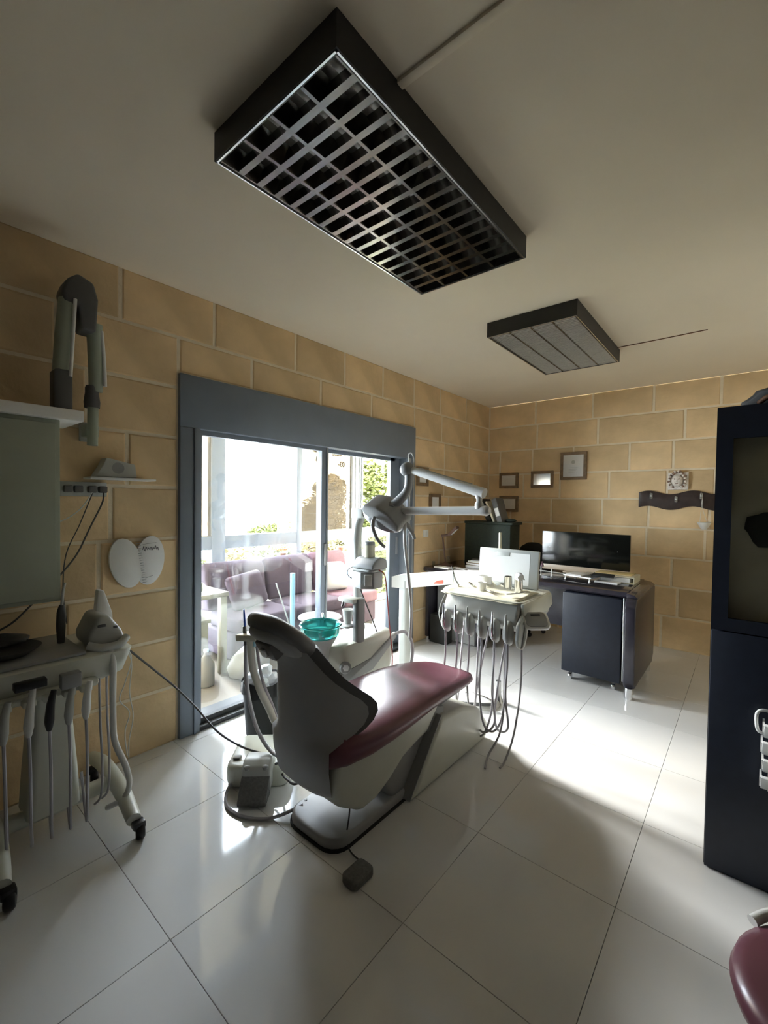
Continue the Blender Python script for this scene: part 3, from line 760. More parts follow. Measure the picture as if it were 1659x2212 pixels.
tube('yoke', [lm @ Vector((0.02, 0.0, 0.05)), (0.96, -3.24, 1.475)], 0.022, 'grey', hb, 12, 1)
tube('yoke', [lm @ Vector((0.11, 0.02, 0.0)), lm @ Vector((0.15, 0.03, -0.03)), lm @ Vector((0.19, 0.03, -0.07))], [0.018, 0.015, 0.010], 'grey', hb, 10, 4)
tube('hanging_cable', [(1.05, -3.22, 1.36), (1.04, -3.2, 1.20), (1.035, -3.15, 1.0), (1.02, -3.1, 0.80), (1.0, -3.08, 0.60)], 0.010, 'hose_white', lp, 8, 6)

# ------------------------------------------------------------------ device box carried on the pole
dv = thing('curing_device', 'grey instrument box on a pole bracket with red and black cords', 'device', (0.745, -3.22, 0.93))
prism('bracket_tray', rrect(0.665, 0.86, -3.31, -3.15, 0.04), 2, 1.035, 1.05, 'unit_grey', dv, 0.004)
prism('box_body', [(0.675, -3.30), (0.79, -3.335), (0.855, -3.28), (0.855, -3.19), (0.675, -3.17)], 2, 0.925, 1.033, 'grey', dv, 0.008)
box('box_label', (0.805, -3.325, 0.95), (0.85, -3.285, 1.02), 'white', dv, 0.003, M=about((.828, -3.305, .98), rz=0.72))
prism('top_cover', [(-3.31, 1.052), (-3.31, 1.08), (-3.27, 1.118), (-3.22, 1.128), (-3.17, 1.11), (-3.16, 1.052)], 0, 0.69, 0.87, 'grey', dv, 0.010, 3)
tube('cord', [(0.87, -3.25, 1.05), (0.91, -3.24, 1.02), (0.915, -3.22, 0.90), (0.905, -3.18, 0.70), (0.885, -3.12, 0.48), (0.87, -3.10, 0.36)], 0.004, 'cord_red', dv, 6, 6)
tube('cord', [(0.73, -3.28, 0.925), (0.77, -3.26, 0.82), (0.80, -3.20, 0.66), (0.82, -3.15, 0.52)], 0.004, 'hose_dark', dv, 6, 6)
tube('cord', [(0.66, -3.27, 1.05), (0.625, -3.28, 1.03), (0.615, -3.27, 0.985), (0.65, -3.25, 0.965), (0.69, -3.24, 0.975)], 0.0035, 'hose_dark', dv, 6, 6)
bt = thing('water_bottle', 'small beige bottle with grey cap on top of the instrument box', 'bottle', (0.77, -3.23, 1.128))
lathe('bottle_body', (0.77, -3.23, 1.122), [(0, 0), (0.036, 0.0), (0.037, 0.075), (0.034, 0.08), (0, 0.08)], 'paper_cream', bt, 20)
lathe('bottle_cap', (0.77, -3.23, 1.202), [(0.036, 0), (0.035, 0.018), (0.028, 0.024), (0, 0.024)], 'grey', bt, 20)

# ================================================================== instrument delivery unit
du = thing('delivery_unit', 'grey instrument delivery unit with hanging hoses over the chair foot', 'dental unit', (0.565, -2.56, 0))
lathe('column_foot', (0.565, -2.56, 0), [(0.10, 0), (0.10, 0.02), (0.06, 0.04), (0.0, 0.04)], 'unit_grey', du, 24)
prism('column', rrect(0.525, 0.605, -2.60, -2.52, 0.02), 2, 0.03, 0.86, 'unit_grey', du, 0.006)
ar = loft('swing_arm', [[(x, y - 0.045 * s, z) for s, z in ((-1, z0), (1, z0), (1, z1), (-1, z1))] for x, y, z0, z1 in
     ((0.49, -2.60, 0.80, 0.885), (0.53, -2.57, 0.795, 0.90), (0.60, -2.55, 0.80, 0.91), (0.95, -2.47, 0.865, 0.965), (1.26, -2.42, 0.90, 0.99), (1.30, -2.42, 0.91, 0.985))], 'white', du, ang=30)
loft('arm_mark', [[(x, y, z) for y, z in ((yy - .048, zz - .005 - hh), (yy - .046, zz - .005 - hh), (yy - .046, zz + hh), (yy - .048, zz + hh))] for x, yy, zz, hh in ((0.83, -2.497, 0.866, .001), (0.855, -2.4915, 0.876, .008), (0.88, -2.486, 0.880, .011), (0.90, -2.481, 0.884, .011))], 'coral', ar)
prism('arm_pivot', rrect(1.27, 1.37, -2.50, -2.40, 0.03), 2, 0.70, 0.93, 'unit_grey', du, 0.01)
# instrument head
TX0, TX1 = 1.165, 1.665
th = prism('instrument_head', [(-2.93, 0.765), (-2.955, 0.80), (-2.90, 0.895), (-2.44, 0.895), (-2.40, 0.87), (-2.40, 0.76), (-2.55, 0.72), (-2.86, 0.715)], 0, TX0, TX1, 'unit_grey', du, 0.018, 3)
prism('tray_top', rrect(TX0 - 0.01, TX1 + 0.015, -2.915, -2.40, 0.05), 2, 0.893, 0.905, 'cream', th, 0.004)
prism('side_cheek', [(-2.90, 0.90), (-2.44, 0.90), (-2.41, 0.82), (-2.50, 0.79), (-2.80, 0.80), (-2.90, 0.83)], 0, TX1 + 0.002, TX1 + 0.025, 'cream', th, 0.008)
for k in range(6):
    x = TX0 + 0.035 + k * (TX1 - TX0 - 0.08) / 5
    hl = tube('instrument_holder', [(x, -2.935, 0.79), (x, -2.955, 0.76), (x, -2.955, 0.70), (x, -2.93, 0.665)], [0.018, 0.034, 0.036, 0.018], 'unit_grey', du, 12, 4, flat=.9)
    tube('handpiece', [(x - .004, -2.985, 0.845), (x - .002, -2.988, 0.79), (x, -2.985, 0.73), (x, -2.975, 0.68)], [0.004, 0.009, 0.013, 0.010], 'chrome' if k in (0, 1, 4) else 'unit_grey', hl, 10, 4)
xs_ = [TX0 + 0.035 + k * (TX1 - TX0 - 0.08) / 5 for k in range(6)]
low = [0.06, 0.10, 0.02, 0.07, 0.05, 0.09]; dxs = [0.06, 0.10, 0.13, 0.12, 0.15, 0.10]
for k, x in enumerate(xs_):
    d = dxs[k] * (1 if k < 4 else -1)
    z0 = low[k] + 0.02
    tube('instrument_hose', [(x, -2.965, 0.69), (x + .004, -2.97, 0.55), (x - .006, -2.965, 0.36), (x + .01, -2.955, 0.18), (x + d * .35, -2.945, z0 + .02), (x + d * .75, -2.93, z0 + .03), (x + d, -2.90, 0.22), (x + d * .9, -2.86, 0.45), (x + d * .7, -2.80, 0.72)], 0.0065, 'hose', du, 7, 6)
tube('instrument_hose', [(1.60, -2.93, 0.70), (1.605, -2.95, 0.40), (1.60, -2.99, 0.16), (1.56, -3.06, 0.03), (1.59, -3.16, 0.009)], 0.006, 'hose', du, 7, 6)
tube('instrument_hose', [(1.69, -2.93, 0.76), (1.695, -2.94, 0.45), (1.68, -2.98, 0.18), (1.655, -3.04, 0.03), (1.65, -3.10, 0.009)], 0.006, 'hose', du, 7, 6)
tube('control_cord', [(TX0 + .01, -2.93, 0.90), (TX0 - .005, -2.965, 0.83), (TX0 - .012, -2.975, 0.76), (TX0 + .005, -2.965, 0.69)], 0.003, 'hose_white', du, 6, 6)
# keypad handle on the right front corner
km = about((1.745, -2.86, 0.80), rx=0.55, rz=0.6, ry=-.05)
kp = prism('keypad_handle', rrect(1.675, 1.82, -2.92, -2.79, 0.035), 2, 0.79, 0.815, 'white', du, 0.008, 3, M=km)
prism('keypad_face', rrect(1.685, 1.805, -2.912, -2.80, 0.028), 2, 0.813, 0.818, 'grey', kp, 0.002, M=km)
prism('keypad_slot', rrect(1.72, 1.775, -2.83, -2.815, 0.005), 2, 0.8175, 0.8195, 'grey_dark', kp, M=km)
prism('front_cheek', [(-2.97, 0.79), (-2.90, 0.84), (-2.88, 0.72), (-2.91, 0.655), (-2.955, 0.65), (-2.985, 0.70)], 0, TX1 + 0.004, TX1 + 0.03, 'unit_grey', du, 0.01)
tube('grab_rail', [(1.70, -2.88, 0.80), (1.705, -2.91, 0.72), (1.70, -2.935, 0.66), (1.685, -2.94, 0.655)], 0.010, 'white', du, 10, 5)
# x-ray viewer panel and thin pole behind the tray
vp = box('viewer_frame', (1.165, -2.475, 0.905), (1.605, -2.445, 1.165), 'unit_grey', du, 0.008, M=about((1.385, -2.46, .905), rx=-.10))
box('viewer_screen', (1.20, -2.4765, 0.925), (1.545, -2.4745, 1.14), 'white', vp, 0.0, M=about((1.385, -2.46, .905), rx=-.10))
box('viewer_clip', (1.30, -2.479, 1.115), (1.40, -2.4755, 1.142), 'unit_grey', vp, 0.001, M=about((1.385, -2.46, .905), rx=-.10))
tube('rear_pole', [(1.30, -2.40, 0.85), (1.30, -2.40, 1.275)], 0.011, 'paper_cream', du, 10, 1)

# things lying on the tray
TZ = 0.905
cl = thing('paper_bib', 'crumpled cream paper cloth spread on the instrument tray', 'cloth', (1.28, -2.72, TZ))
bm = bmesh.new(); rr = random.Random(3); G = 14
grid = []
for i in range(G + 1):
    for j in range(G + 1):
        u, v = i / G, j / G
        x = 1.135 + 0.52 * u; y = -2.93 + 0.36 * v
        z = TZ + 0.002 + 0.008 * abs(math.sin(u * 11 + v * 5)) * (0.4 + v) + rr.uniform(0, .003)
        if u < 0.55 and v > 0.45: z += 0.045 * math.sin((u / .55) * PI) * (v - .45) * 2 * (0.6 + 0.4 * math.sin(u * 40))
        if v < 0.08: z -= 0.015
        if u < 0.05: z += 0.012
        grid.append(bm.verts.new((x, y, z)))
for i in range(G):
    for j in range(G):
        a = i * (G + 1) + j
        bm.faces.new((grid[a], grid[a + G + 1], grid[a + G + 2], grid[a + 1]))
cloth_o = fin('sheet', bm, 'paper_cream', cl, True)
sm = cloth_o.modifiers.new('thickness', 'SOLIDIFY'); sm.thickness = 0.0015
def pot(name, label, cat, x, y, r, h, m, group=None, taper=1.0):
    t = thing(name, label, cat, (x, y, TZ + .012), group)
    lathe('wall', (x, y, TZ + .008), [(0, 0.0), (r * taper, 0.0), (r, h), (r * 1.04, h + .002), (r * .92, h), (r * .88 * taper, 0.004), (0, 0.004)], m, t, 22)
    return t
pot('cotton_pot', 'wide white pot on the instrument tray', 'pot', 1.30, -2.62, 0.042, 0.072, 'white_gloss')
pot('mixing_pot', 'short white pot at the front of the instrument tray', 'pot', 1.345, -2.76, 0.028, 0.052, 'white_gloss')
pot('steel_tumbler', 'left steel tumbler in front of the viewer panel', 'tumbler', 1.455, -2.60, 0.026, 0.085, 'chrome', 'steel tumblers', 1.1)
tt = pot('steel_tumbler', 'right steel tumbler holding white tissue', 'tumbler', 1.545, -2.64, 0.026, 0.08, 'chrome', 'steel tumblers', 1.1)
o = blob('tissue_wad', (1.55, -2.64, TZ + 0.105), 0.03, 'pale_blue', None, 0.3, 2, 4, loc=(1.55, -2.64, TZ + .105), smooth=False)
o.data.materials.clear(); o.data.materials.append(MATS['tissue']); tag(o, 'white tissue wad stuffed in the right steel tumbler', 'tissue')
for k, (xa, ya, xb, yb, lab) in enumerate(((1.38, -2.78, 1.47, -2.86, 'slim steel dental probe beside the short white pot'), (1.55, -2.84, 1.62, -2.74, 'steel dental mirror handle at the right of the tray'), (1.22, -2.70, 1.28, -2.73, 'small dark dental clamp at the left of the tray'))):
    t = thing('dental_instrument', lab, 'instrument', (xa, ya, TZ + .02), 'instruments on the tray')
    z = TZ + 0.024
    tube('handle', [(xa, ya, z), ((xa * 2 + xb) / 3, (ya * 2 + yb) / 3, z), ((xa + 2 * xb) / 3, (ya + 2 * yb) / 3, z + .002)], [0.005, 0.006, 0.004] if k != 2 else [0.016, 0.014, 0.004], 'chrome', t, 8, 4)
    tube('tip', [((xa + 2 * xb) / 3, (ya + 2 * yb) / 3, z + .002), (xb, yb, z + .006), (xb + .004, yb + .006, z + .012)], 0.002, 'steel', t, 6, 3)
t = thing('syringe', 'dark syringe leaning at the left end of the instrument tray', 'syringe', (1.19, -2.74, TZ + .02))
tube('barrel', [(1.165, -2.75, TZ + .015), (1.13, -2.74, TZ + .05), (1.115, -2.735, TZ + .085)], [0.008, 0.008, 0.007], 'unit_grey', t, 8, 4)
tube('nozzle', [(1.115, -2.735, TZ + .085), (1.105, -2.732, TZ + .115), (1.092, -2.728, TZ + .14)], [0.006, 0.004, 0.003], 'grey_dark', t, 8, 4)
tube('clip', [(1.118, -2.742, TZ + .02), (1.112, -2.74, TZ + .085)], 0.004, 'white', t, 8, 2)

# foot pedal under the delivery unit
fp = thing('foot_pedal', 'white round foot pedal with wire guard behind the hanging hoses', 'foot pedal', (1.20, -2.42, 0))
lathe('pedal_base', (1.20, -2.42, 0), [(0.12, 0.0), (0.12, 0.012), (0.10, 0.03), (0.05, 0.045), (0, 0.047)], 'white', fp, 28)
tube('wire_guard', [(1.09, -2.49, 0.01), (1.10, -2.50, 0.07), (1.20, -2.53, 0.10), (1.30, -2.49, 0.07), (1.31, -2.48, 0.01)], 0.007, 'chrome', fp, 8, 6)
tube('pedal_bar', [(1.07, -2.60, 0.03), (1.17, -2.57, 0.035), (1.30, -2.48, 0.04)], [0.012, 0.014, 0.012], 'grey_dark', fp, 8, 4)
lathe('post', (1.275, -2.33, 0), [(0.05, 0.0), (0.035, 0.02), (0.022, 0.06), (0.020, 0.16), (0, 0.16)], 'steel', fp, 16)
# power strip under the spittoon unit by the door
ps = thing('power_strip', 'white power strip lying on the floor by the glass door', 'power strip', (0.38, -2.62, 0))
pm_ = about((0.30, -2.60, 0), rz=0.5)
box('strip_body', (0.19, -2.63, 0.0), (0.43, -2.57, 0.035), 'white', ps, 0.006, M=pm_)
for k in range(4): lathe('outlet', pm_ @ Vector((0.22 + .055 * k, -2.60, 0.035)), [(0.018, 0), (0.018, 0.001), (0, 0.001)], 'grey', ps, 14)

# ================================================================== desk against the far end of the room
DZT = 0.80
dk = thing('desk', 'long dark desk with chrome feet below the stone wall', 'desk', (1.0, -1.1, 0))
prism('desktop', [(0.03, -1.52), (1.965, -1.52), (1.955, -0.72), (0.03, -0.72)], 2, DZT - 0.04, DZT, 'desk_top', dk, 0.006)
loft('top_edge', [[(0.03, y, z) for y, z in ((-1.522, DZT - .045), (-1.535, DZT - .03), (-1.522, DZT - .003))], [(1.965, y, z) for y, z in ((-1.522, DZT - .045), (-1.535, DZT - .03), (-1.522, DZT - .003))]], 'desk_top', dk)
prism('end_panel', [(-1.60, 0.075), (-1.625, 0.12), (-1.625, 0.70), (-1.58, 0.765), (-0.76, 0.765), (-0.75, 0.14), (-0.82, 0.075)], 0, 1.965, 2.045, 'desk', dk, 0.012, 3)
prism('end_cap', [(1.965, 0.765), (2.045, 0.765), (2.02, 0.79), (1.965, 0.80)], 1, -1.56, -0.76, 'desk_top', dk, 0.004)
box('edge_strip', (1.945, -1.56, 0.10), (1.957, -1.545, 0.76), 'steel', dk, 0.003)
lathe('chrome_foot', (2.008, -1.615, 0), [(0.026, 0), (0.028, 0.006), (0.028, 0.085), (0, 0.085)], 'chrome', dk, 20)
lathe('chrome_foot', (2.008, -0.85, 0), [(0.026, 0), (0.028, 0.006), (0.028, 0.085), (0, 0.085)], 'chrome', dk, 20)
box('modesty_panel', (0.60, -1.00, 0.30), (1.97, -0.975, DZT - 0.04), 'desk', dk, 0.004)
box('side_panel', (0.04, -1.50, 0.05), (0.075, -0.74, DZT - 0.04), 'desk', dk, 0.004)
lathe('chrome_foot', (0.058, -1.47, 0), [(0.022, 0), (0.024, 0.006), (0.024, 0.05), (0, 0.05)], 'chrome', dk, 16)
lp_ = box('left_cabinet', (0.10, -1.36, 0.02), (0.56, -0.80, DZT - 0.04), 'grey', dk, 0.005)
box('cabinet_edge', (0.56, -1.37, 0.02), (0.60, -0.80, DZT - 0.04), 'desk', dk, 0.004)
pdn = thing('desk_pedestal', 'dark drawer pedestal on small casters under the right end of the desk', 'pedestal', (1.72, -1.3, 0))
box('pedestal_body', (1.485, -1.56, 0.075), (1.935, -1.03, DZT - 0.055), 'navy', pdn, 0.008)
for x, y in ((1.545, -1.50), (1.88, -1.50), (1.545, -1.08), (1.88, -1.08)):
    c = lathe('caster', (x - .014, y, 0.026), [(0.0, 0), (0.024, 0.0), (0.026, 0.006), (0.026, 0.022), (0.024, 0.028), (0, 0.028)], 'chrome', pdn, 16, axis=(1, 0, 0))
    box('caster_fork', (x - .012, y - .012, 0.04), (x + .012, y + .012, 0.076), 'grey_dark', c, 0.003)
bxo = box('under_desk_box', (0.10, -1.495, 0.0), (0.30, -1.375, 0.30), 'black_matte', None, 0.006, loc=(0.2, -1.43, 0))  # plain black block in the dark area under the desk end
tag(bxo, 'black box standing under the left end of the desk', 'box')

# wide black screen on the desk
mn = thing('monitor', 'wide black flat screen standing on the dark desk', 'monitor', (1.44, -0.80, DZT))
MX0, MX1 = 1.035, 1.848
box('panel', (MX0, -0.825, 0.868), (MX1, -0.79, 1.208), 'screen', mn, 0.004)
box('lower_bezel', (MX0 + .004, -0.822, 0.815), (MX1 - .004, -0.795, 0.868), 'champagne', mn, 0.004)
prism('stand_foot', rrect(1.25, 1.63, -0.86, -0.735, 0.03), 2, DZT, DZT + 0.012, 'champagne', mn, 0.004)
box('stand_neck', (1.34, -0.80, DZT + .01), (1.54, -0.775, 0.90), 'champagne', mn, 0.004)
for x in (1.115, 1.745): lathe('panel_screw', (x, -0.825, 1.045), [(0.005, 0), (0.004, 0.003), (0, 0.004)], 'chrome', mn, 10, axis=(0, -1, 0))

# things on the right of the desk
ls = thing('letter_stand', 'low wire desk stand holding papers and pens', 'stand', (1.52, -1.16, DZT))
for x, y in ((1.40, -1.22), (1.62, -1.27), (1.44, -1.05), (1.66, -1.08)): lathe('foot', (x, y, DZT), [(0.010, 0), (0.007, 0.01), (0.005, 0.035), (0, 0.035)], 'white_gloss', ls, 10)
prism('stand_top', [(1.385, -1.235), (1.635, -1.285), (1.675, -1.065), (1.43, -1.035)], 2, DZT + 0.034, DZT + 0.044, 'steel', ls)
for k, (dx, lab) in enumerate(((0.0, 'left white pen on the letter stand'), (0.022, 'middle white pen on the letter stand'), (0.044, 'right white pen on the letter stand'))):
    o = tube('pen', [(1.535 + dx, -1.22, DZT + .058), (1.545 + dx, -1.10, DZT + .058), (1.555 + dx, -1.05, DZT + .058)], [0.003, 0.005, 0.005], 'white', None, 8, 3, loc=(1.54 + dx, -1.14, DZT + .054))
    tag(o, lab, 'pen', 'pens on the letter stand')
for k in range(2):
    o = prism('paper_sheet', [(1.40, -1.22 + .01 * k), (1.54, -1.25), (1.56, -1.06), (1.425, -1.045)], 2, DZT + .0445 + .004 * k, DZT + .0475 + .004 * k, 'paper', None, loc=(1.47, -1.15, DZT + .045))
    tag(o, ['lower white paper pad on the letter stand', 'upper white paper pad on the letter stand'][k], 'paper')
nb = box('notebook', (1.60, -1.18, DZT + .045), (1.78, -0.98, DZT + 0.058), 'black_matte', None, 0.002, loc=(1.69, -1.08, DZT + .045), M=about((1.69, -1.08, 0), rz=.1))
tag(nb, 'dark notebook resting on the right side of the letter stand', 'notebook')
bd = thing('ring_binder', 'cream ring binder lying at the right end of the desk', 'binder', (1.80, -0.95, DZT))
bM = about((1.80, -0.95, 0), rz=-0.06)
boxes('cover', [((1.66, -1.10, DZT), (1.935, -0.83, DZT + .005)), ((1.66, -1.10, DZT + .052), (1.935, -0.83, DZT + .057)), ((1.93, -1.10, DZT), (1.936, -0.83, DZT + .057))], 'paper_cream', bd)
box('pages', (1.67, -1.09, DZT + .006), (1.90, -0.84, DZT + .046), 'paper', bd, 0.002)
yf = box('yellow_folder', (1.60, -1.02, DZT + .0575), (1.90, -0.83, DZT + .063), 'yellow_card', None, 0.001, loc=(1.75, -.92, DZT + .0575))
tag(yf, 'yellow card folder lying on the cream ring binder', 'folder')
pp = prism('loose_papers', [(1.64, -1.20), (1.83, -1.22), (1.84, -1.11), (1.66, -1.105)], 2, DZT, DZT + .012, 'paper', None, loc=(1.75, -1.16, DZT))
tag(pp, 'loose white papers in front of the ring binder', 'papers')
cs = thing('candle_stand', 'small white angel candle stand beside the screen', 'ornament', (1.16, -1.17, DZT))
for x, h in ((1.155, .085), (1.255, .07)): lathe('post', (x, -1.17, DZT), [(0.012, 0), (0.008, 0.006), (0.005, 0.02), (0.005, h), (0, h + .004)], 'white_gloss', cs, 10)
tube('cross_rail', [(1.14, -1.17, DZT + .045), (1.36, -1.15, DZT + .035)], 0.004, 'white_gloss', cs, 8, 1)
tube('cross_rail', [(1.14, -1.15, DZT + .033), (1.50, -1.11, DZT + .018)], 0.004, 'steel', cs, 8, 1)
lathe('figure', (1.165, -1.17, DZT + .085), [(0.018, 0), (0.012, 0.02), (0.006, 0.032), (0.009, 0.042), (0, 0.05)], 'sofa_lit_pink', cs, 12)

# dark cabinet box on the left of the desk, with files on top
gb = thing('file_cabinet', 'dark green box cabinet standing on the left of the desk', 'cabinet', (0.49, -0.87, DZT))
box('carcass', (0.215, -0.99, DZT), (0.755, -0.74, 1.255), 'green_box', gb, 0.006)
prism('lid', rrect(0.205, 0.785, -1.0, -0.73, 0.02), 2, 1.255, 1.285, 'green_box', gb, 0.008, 3)
bk = [(0.47, 0.40, 'black_matte', 'black lever file leaning leftmost on the green cabinet', .05), (0.54, 0.42, 'paper_cream', 'thin cream folder leaning between the dark files', .022), (0.59, 0.30, 'grey_dark', 'dark grey file leaning rightmost on the green cabinet', .06)]
for k, (x, tilt, m, lab, th_) in enumerate(bk):
    t = thing('file', lab, 'file', (x, -0.87, 1.285), 'files on the green cabinet')
    M_ = about((x + th_, -0.87, 1.285), ry=-tilt)
    box('cover', (x, -0.96, 1.286), (x + th_, -0.78, 1.286 + (.27 if k != 1 else .245)), m, t, 0.004, M=M_)
    if k != 1: box('spine_label', (x + .008, -0.9615, 1.36), (x + th_ - .008, -0.9602, 1.45), 'paper', t, M=M_)
blob_o = blob('dark_cloth', (0.70, -0.86, 1.302), 0.05, 'green_box', None, 0.12, 3, 8, scale=(1.3, 1, .38), loc=(0.70, -0.86, 1.285))
tag(blob_o, 'dark folded cloth beside the files on the green cabinet', 'cloth')

# desk lamp and clutter at the left end
lmp = thing('desk_lamp', 'brown jointed desk lamp at the left end of the desk', 'lamp', (0.16, -1.30, DZT))
lathe('base', (0.16, -1.30, DZT), [(0.075, 0), (0.075, 0.012), (0.03, 0.022), (0.012, 0.045), (0, 0.045)], 'lamp_brown', lmp, 24)
tube('stem', [(0.16, -1.30, DZT + .03), (0.145, -1.31, DZT + .16), (0.13, -1.32, DZT + .315)], 0.009, 'lamp_brown', lmp, 10, 2)
tube('arm', [(0.115, -1.33, DZT + .325), (0.20, -1.29, DZT + .335)], 0.013, 'lamp_brown', lmp, 10, 1)
hd_ = prism('lamp_head', [(-.012, -.015), (.115, -.015), (.125, 0.0), (.115, .015), (-.012, .015)], 1, -.03, .03, 'lamp_brown', lmp, 0.004, M=Matrix.Translation((0.205, -1.288, DZT + .345)) @ Matrix.Rotation(-.75, 4, 'Y'))
prism('diffuser', [(.01, -.017), (.10, -.017), (.10, -.0145), (.01, -.0145)], 1, -.02, .02, 'paper', hd_, M=Matrix.Translation((0.205, -1.288, DZT + .345)) @ Matrix.Rotation(-.75, 4, 'Y'))
cols = ['paper', 'brown', 'paper_cream', 'grey_dark']
labs = ['bottom white magazine of the pile on the desk', 'brown book second from bottom of the desk pile', 'cream book near the top of the desk pile', 'dark notebook on top of the desk pile']
z = DZT
for k in range(4):
    h_ = [0.022, 0.028, 0.02, 0.008][k]
    t = thing('book', labs[k], 'book', (0.48, -1.12, z), 'pile on the desk')
    M_ = about((0.50, -1.12, 0), rz=[.1, -.15, .05, .35][k])
    s_ = 0.01 * k
    box('cover', (0.36 + s_, -1.23 + s_, z), (0.64 - s_, -1.01 - s_, z + h_), cols[k], t, 0.002, M=M_)
    box('pages', (0.362 + s_, -1.2312 + s_, z + h_ * .2), (0.638 - s_, -1.225 + s_, z + h_ * .8), 'paper', t, M=M_)
    z += h_
for k, (x, y, lab) in enumerate(((0.38, -1.38, 'white paper strip at the left front of the desk'), (0.60, -1.40, 'white envelope at the left front of the desk'), (0.24, -1.47, 'folded paper at the far left front edge of the desk'))):
    o = prism('paper_sheet', [(x - .10, y - .03), (x + .09, y - .05), (x + .10, y + .03), (x - .08, y + .05)], 2, DZT, DZT + .006 + .004 * k, 'paper', None, loc=(x, y, DZT))
    tag(o, lab, 'paper')
for k, (x, y, r, h, lab) in enumerate(((0.12, -1.18, .022, .09, 'clear glass tumbler beside the desk lamp'), (0.075, -1.41, .016, .05, 'small clear glass near the wall end of the desk'))):
    t = thing('glass', lab, 'glass', (x, y, DZT), 'glasses on the desk')
    lathe('wall', (x, y, DZT), [(0, 0.001), (r, 0.001), (r * 1.1, h), (r * 1.04, h), (r * .92, .006), (0, .006)], 'clear_glass', t, 18)
# office chair behind the desk
oc = thing('office_chair', 'black office chair behind the desk against the stone wall', 'chair', (0.72, -0.38, 0))
bk_ = []
for z, hw, d in ((0.56, .18, .03), (0.62, .215, .045), (0.75, .225, .05), (0.88, .20, .05), (0.97, .15, .045), (1.02, .07, .03), (1.025, .03, .015)):
    bk_.append([(0.72 + hw * math.cos(a), -0.24 + d * math.sin(a) - 0.10 * (z - .56) * 0, z) for a in [2 * PI * k / 20 for k in range(20)]])
loft('backrest', bk_, 'black_matte', oc, ang=70)
prism('seat', rrect(0.50, 0.94, -0.64, -0.24, 0.09), 2, 0.44, 0.51, 'black_matte', oc, 0.02, 3)
tube('back_bar', [(0.72, -.30, .45), (0.72, -.20, .50), (0.72, -.20, .62)], 0.018, 'black', oc, 8, 4)
lathe('gas_lift', (0.72, -.44, .06), [(0.03, 0), (0.03, 0.2), (0.018, 0.21), (0.018, 0.38), (0, 0.38)], 'black', oc, 14)
for k in range(5):
    a = 2 * PI * k / 5 + .3
    lg = tube('leg', [(0.72, -.44, .10), (0.72 + .20 * math.cos(a), -.44 + .20 * math.sin(a), .062)], [.022, .014], 'black', oc, 8, 1)
    blob('caster', (0.72 + .20 * math.cos(a), -.44 + .20 * math.sin(a), .026), .026, 'black', lg, 0, 2, 0)

# ================================================================== pictures, rack and ornaments on the walls
def picture(label, x0, x1, z0, z1, mirror=False, seal=False):
    t = thing('picture_frame', label, 'picture frame', ((x0 + x1) / 2, -0.012, z0), 'framed certificates')
    w = 0.035; d0, d1 = -0.028, -0.002
    boxes('frame', [((x0, d0, z0), (x1, d1, z0 + w)), ((x0, d0, z1 - w), (x1, d1, z1)), ((x0, d0, z0 + w), (x0 + w, d1, z1 - w)), ((x1 - w, d0, z0 + w), (x1, d1, z1 - w))], 'frame_wood', t, 0.004)
    p = box('certificate', (x0 + w, -0.0245, z0 + w), (x1 - w, -0.010, z1 - w), 'chrome' if mirror else 'paper', t)
    if seal:
        lathe('seal', ((x0 + x1) / 2, -0.0247, z1 - .12), [(0.022, 0), (0, 0.0006)], 'unit_grey', p, 16, axis=(0, -1, 0))
        for k in range(4): box('text_line', ((x0 + x1) / 2 - .05, -0.0253, z0 + .14 - .018 * k), ((x0 + x1) / 2 + .05 - .01 * k, -0.0246, z0 + .143 - .018 * k), 'unit_grey', p)
    if not mirror: box('glazing', (x0 + w, -0.0272, z0 + w), (x1 - w, -0.0262, z1 - w), 'picture_glass', t)
picture('small landscape certificate, upper of the two near the wall corner', 0.165, 0.42, 1.68, 1.88)
picture('small landscape certificate, lower of the two near the wall corner', 0.17, 0.425, 1.38, 1.58)
picture('small landscape frame with reflecting glass beside the large certificate', 0.585, 0.86, 1.685, 1.89, mirror=True)
picture('large upright framed certificate with a seal on the back wall', 0.94, 1.235, 1.775, 2.10, seal=True)
def picture_l(label, y0, y1, z0, z1):
    t = thing('picture_frame', label, 'picture frame', (0.012, (y0 + y1) / 2, z0), 'framed certificates')
    w = 0.035
    boxes('frame', [((.002, y0, z0), (.026, y1, z0 + w)), ((.002, y0, z1 - w), (.026, y1, z1)), ((.002, y0, z0 + w), (.026, y0 + w, z1 - w)), ((.002, y1 - w, z0 + w), (.026, y1, z1 - w))], 'frame_wood', t, 0.003)
    box('certificate', (.010, y0 + w, z0 + w), (.016, y1 - w, z1 - w), 'paper', t)
picture_l('dark framed picture on the window wall above the desk lamp', -1.41, -1.20, 1.39, 1.58)
picture_l('framed picture on the window wall right beside the door frame', -1.655, -1.45, 1.66, 1.86)
t = thing('light_switch', 'white light switch on the window wall beside the door', 'switch', (0.01, -1.46, 1.11))
box('plate', (0.001, -1.51, 1.11), (0.012, -1.42, 1.19), 'white', t, 0.003)
box('rocker', (0.012, -1.48, 1.13), (0.016, -1.45, 1.17), 'white_gloss', t, 0.001)

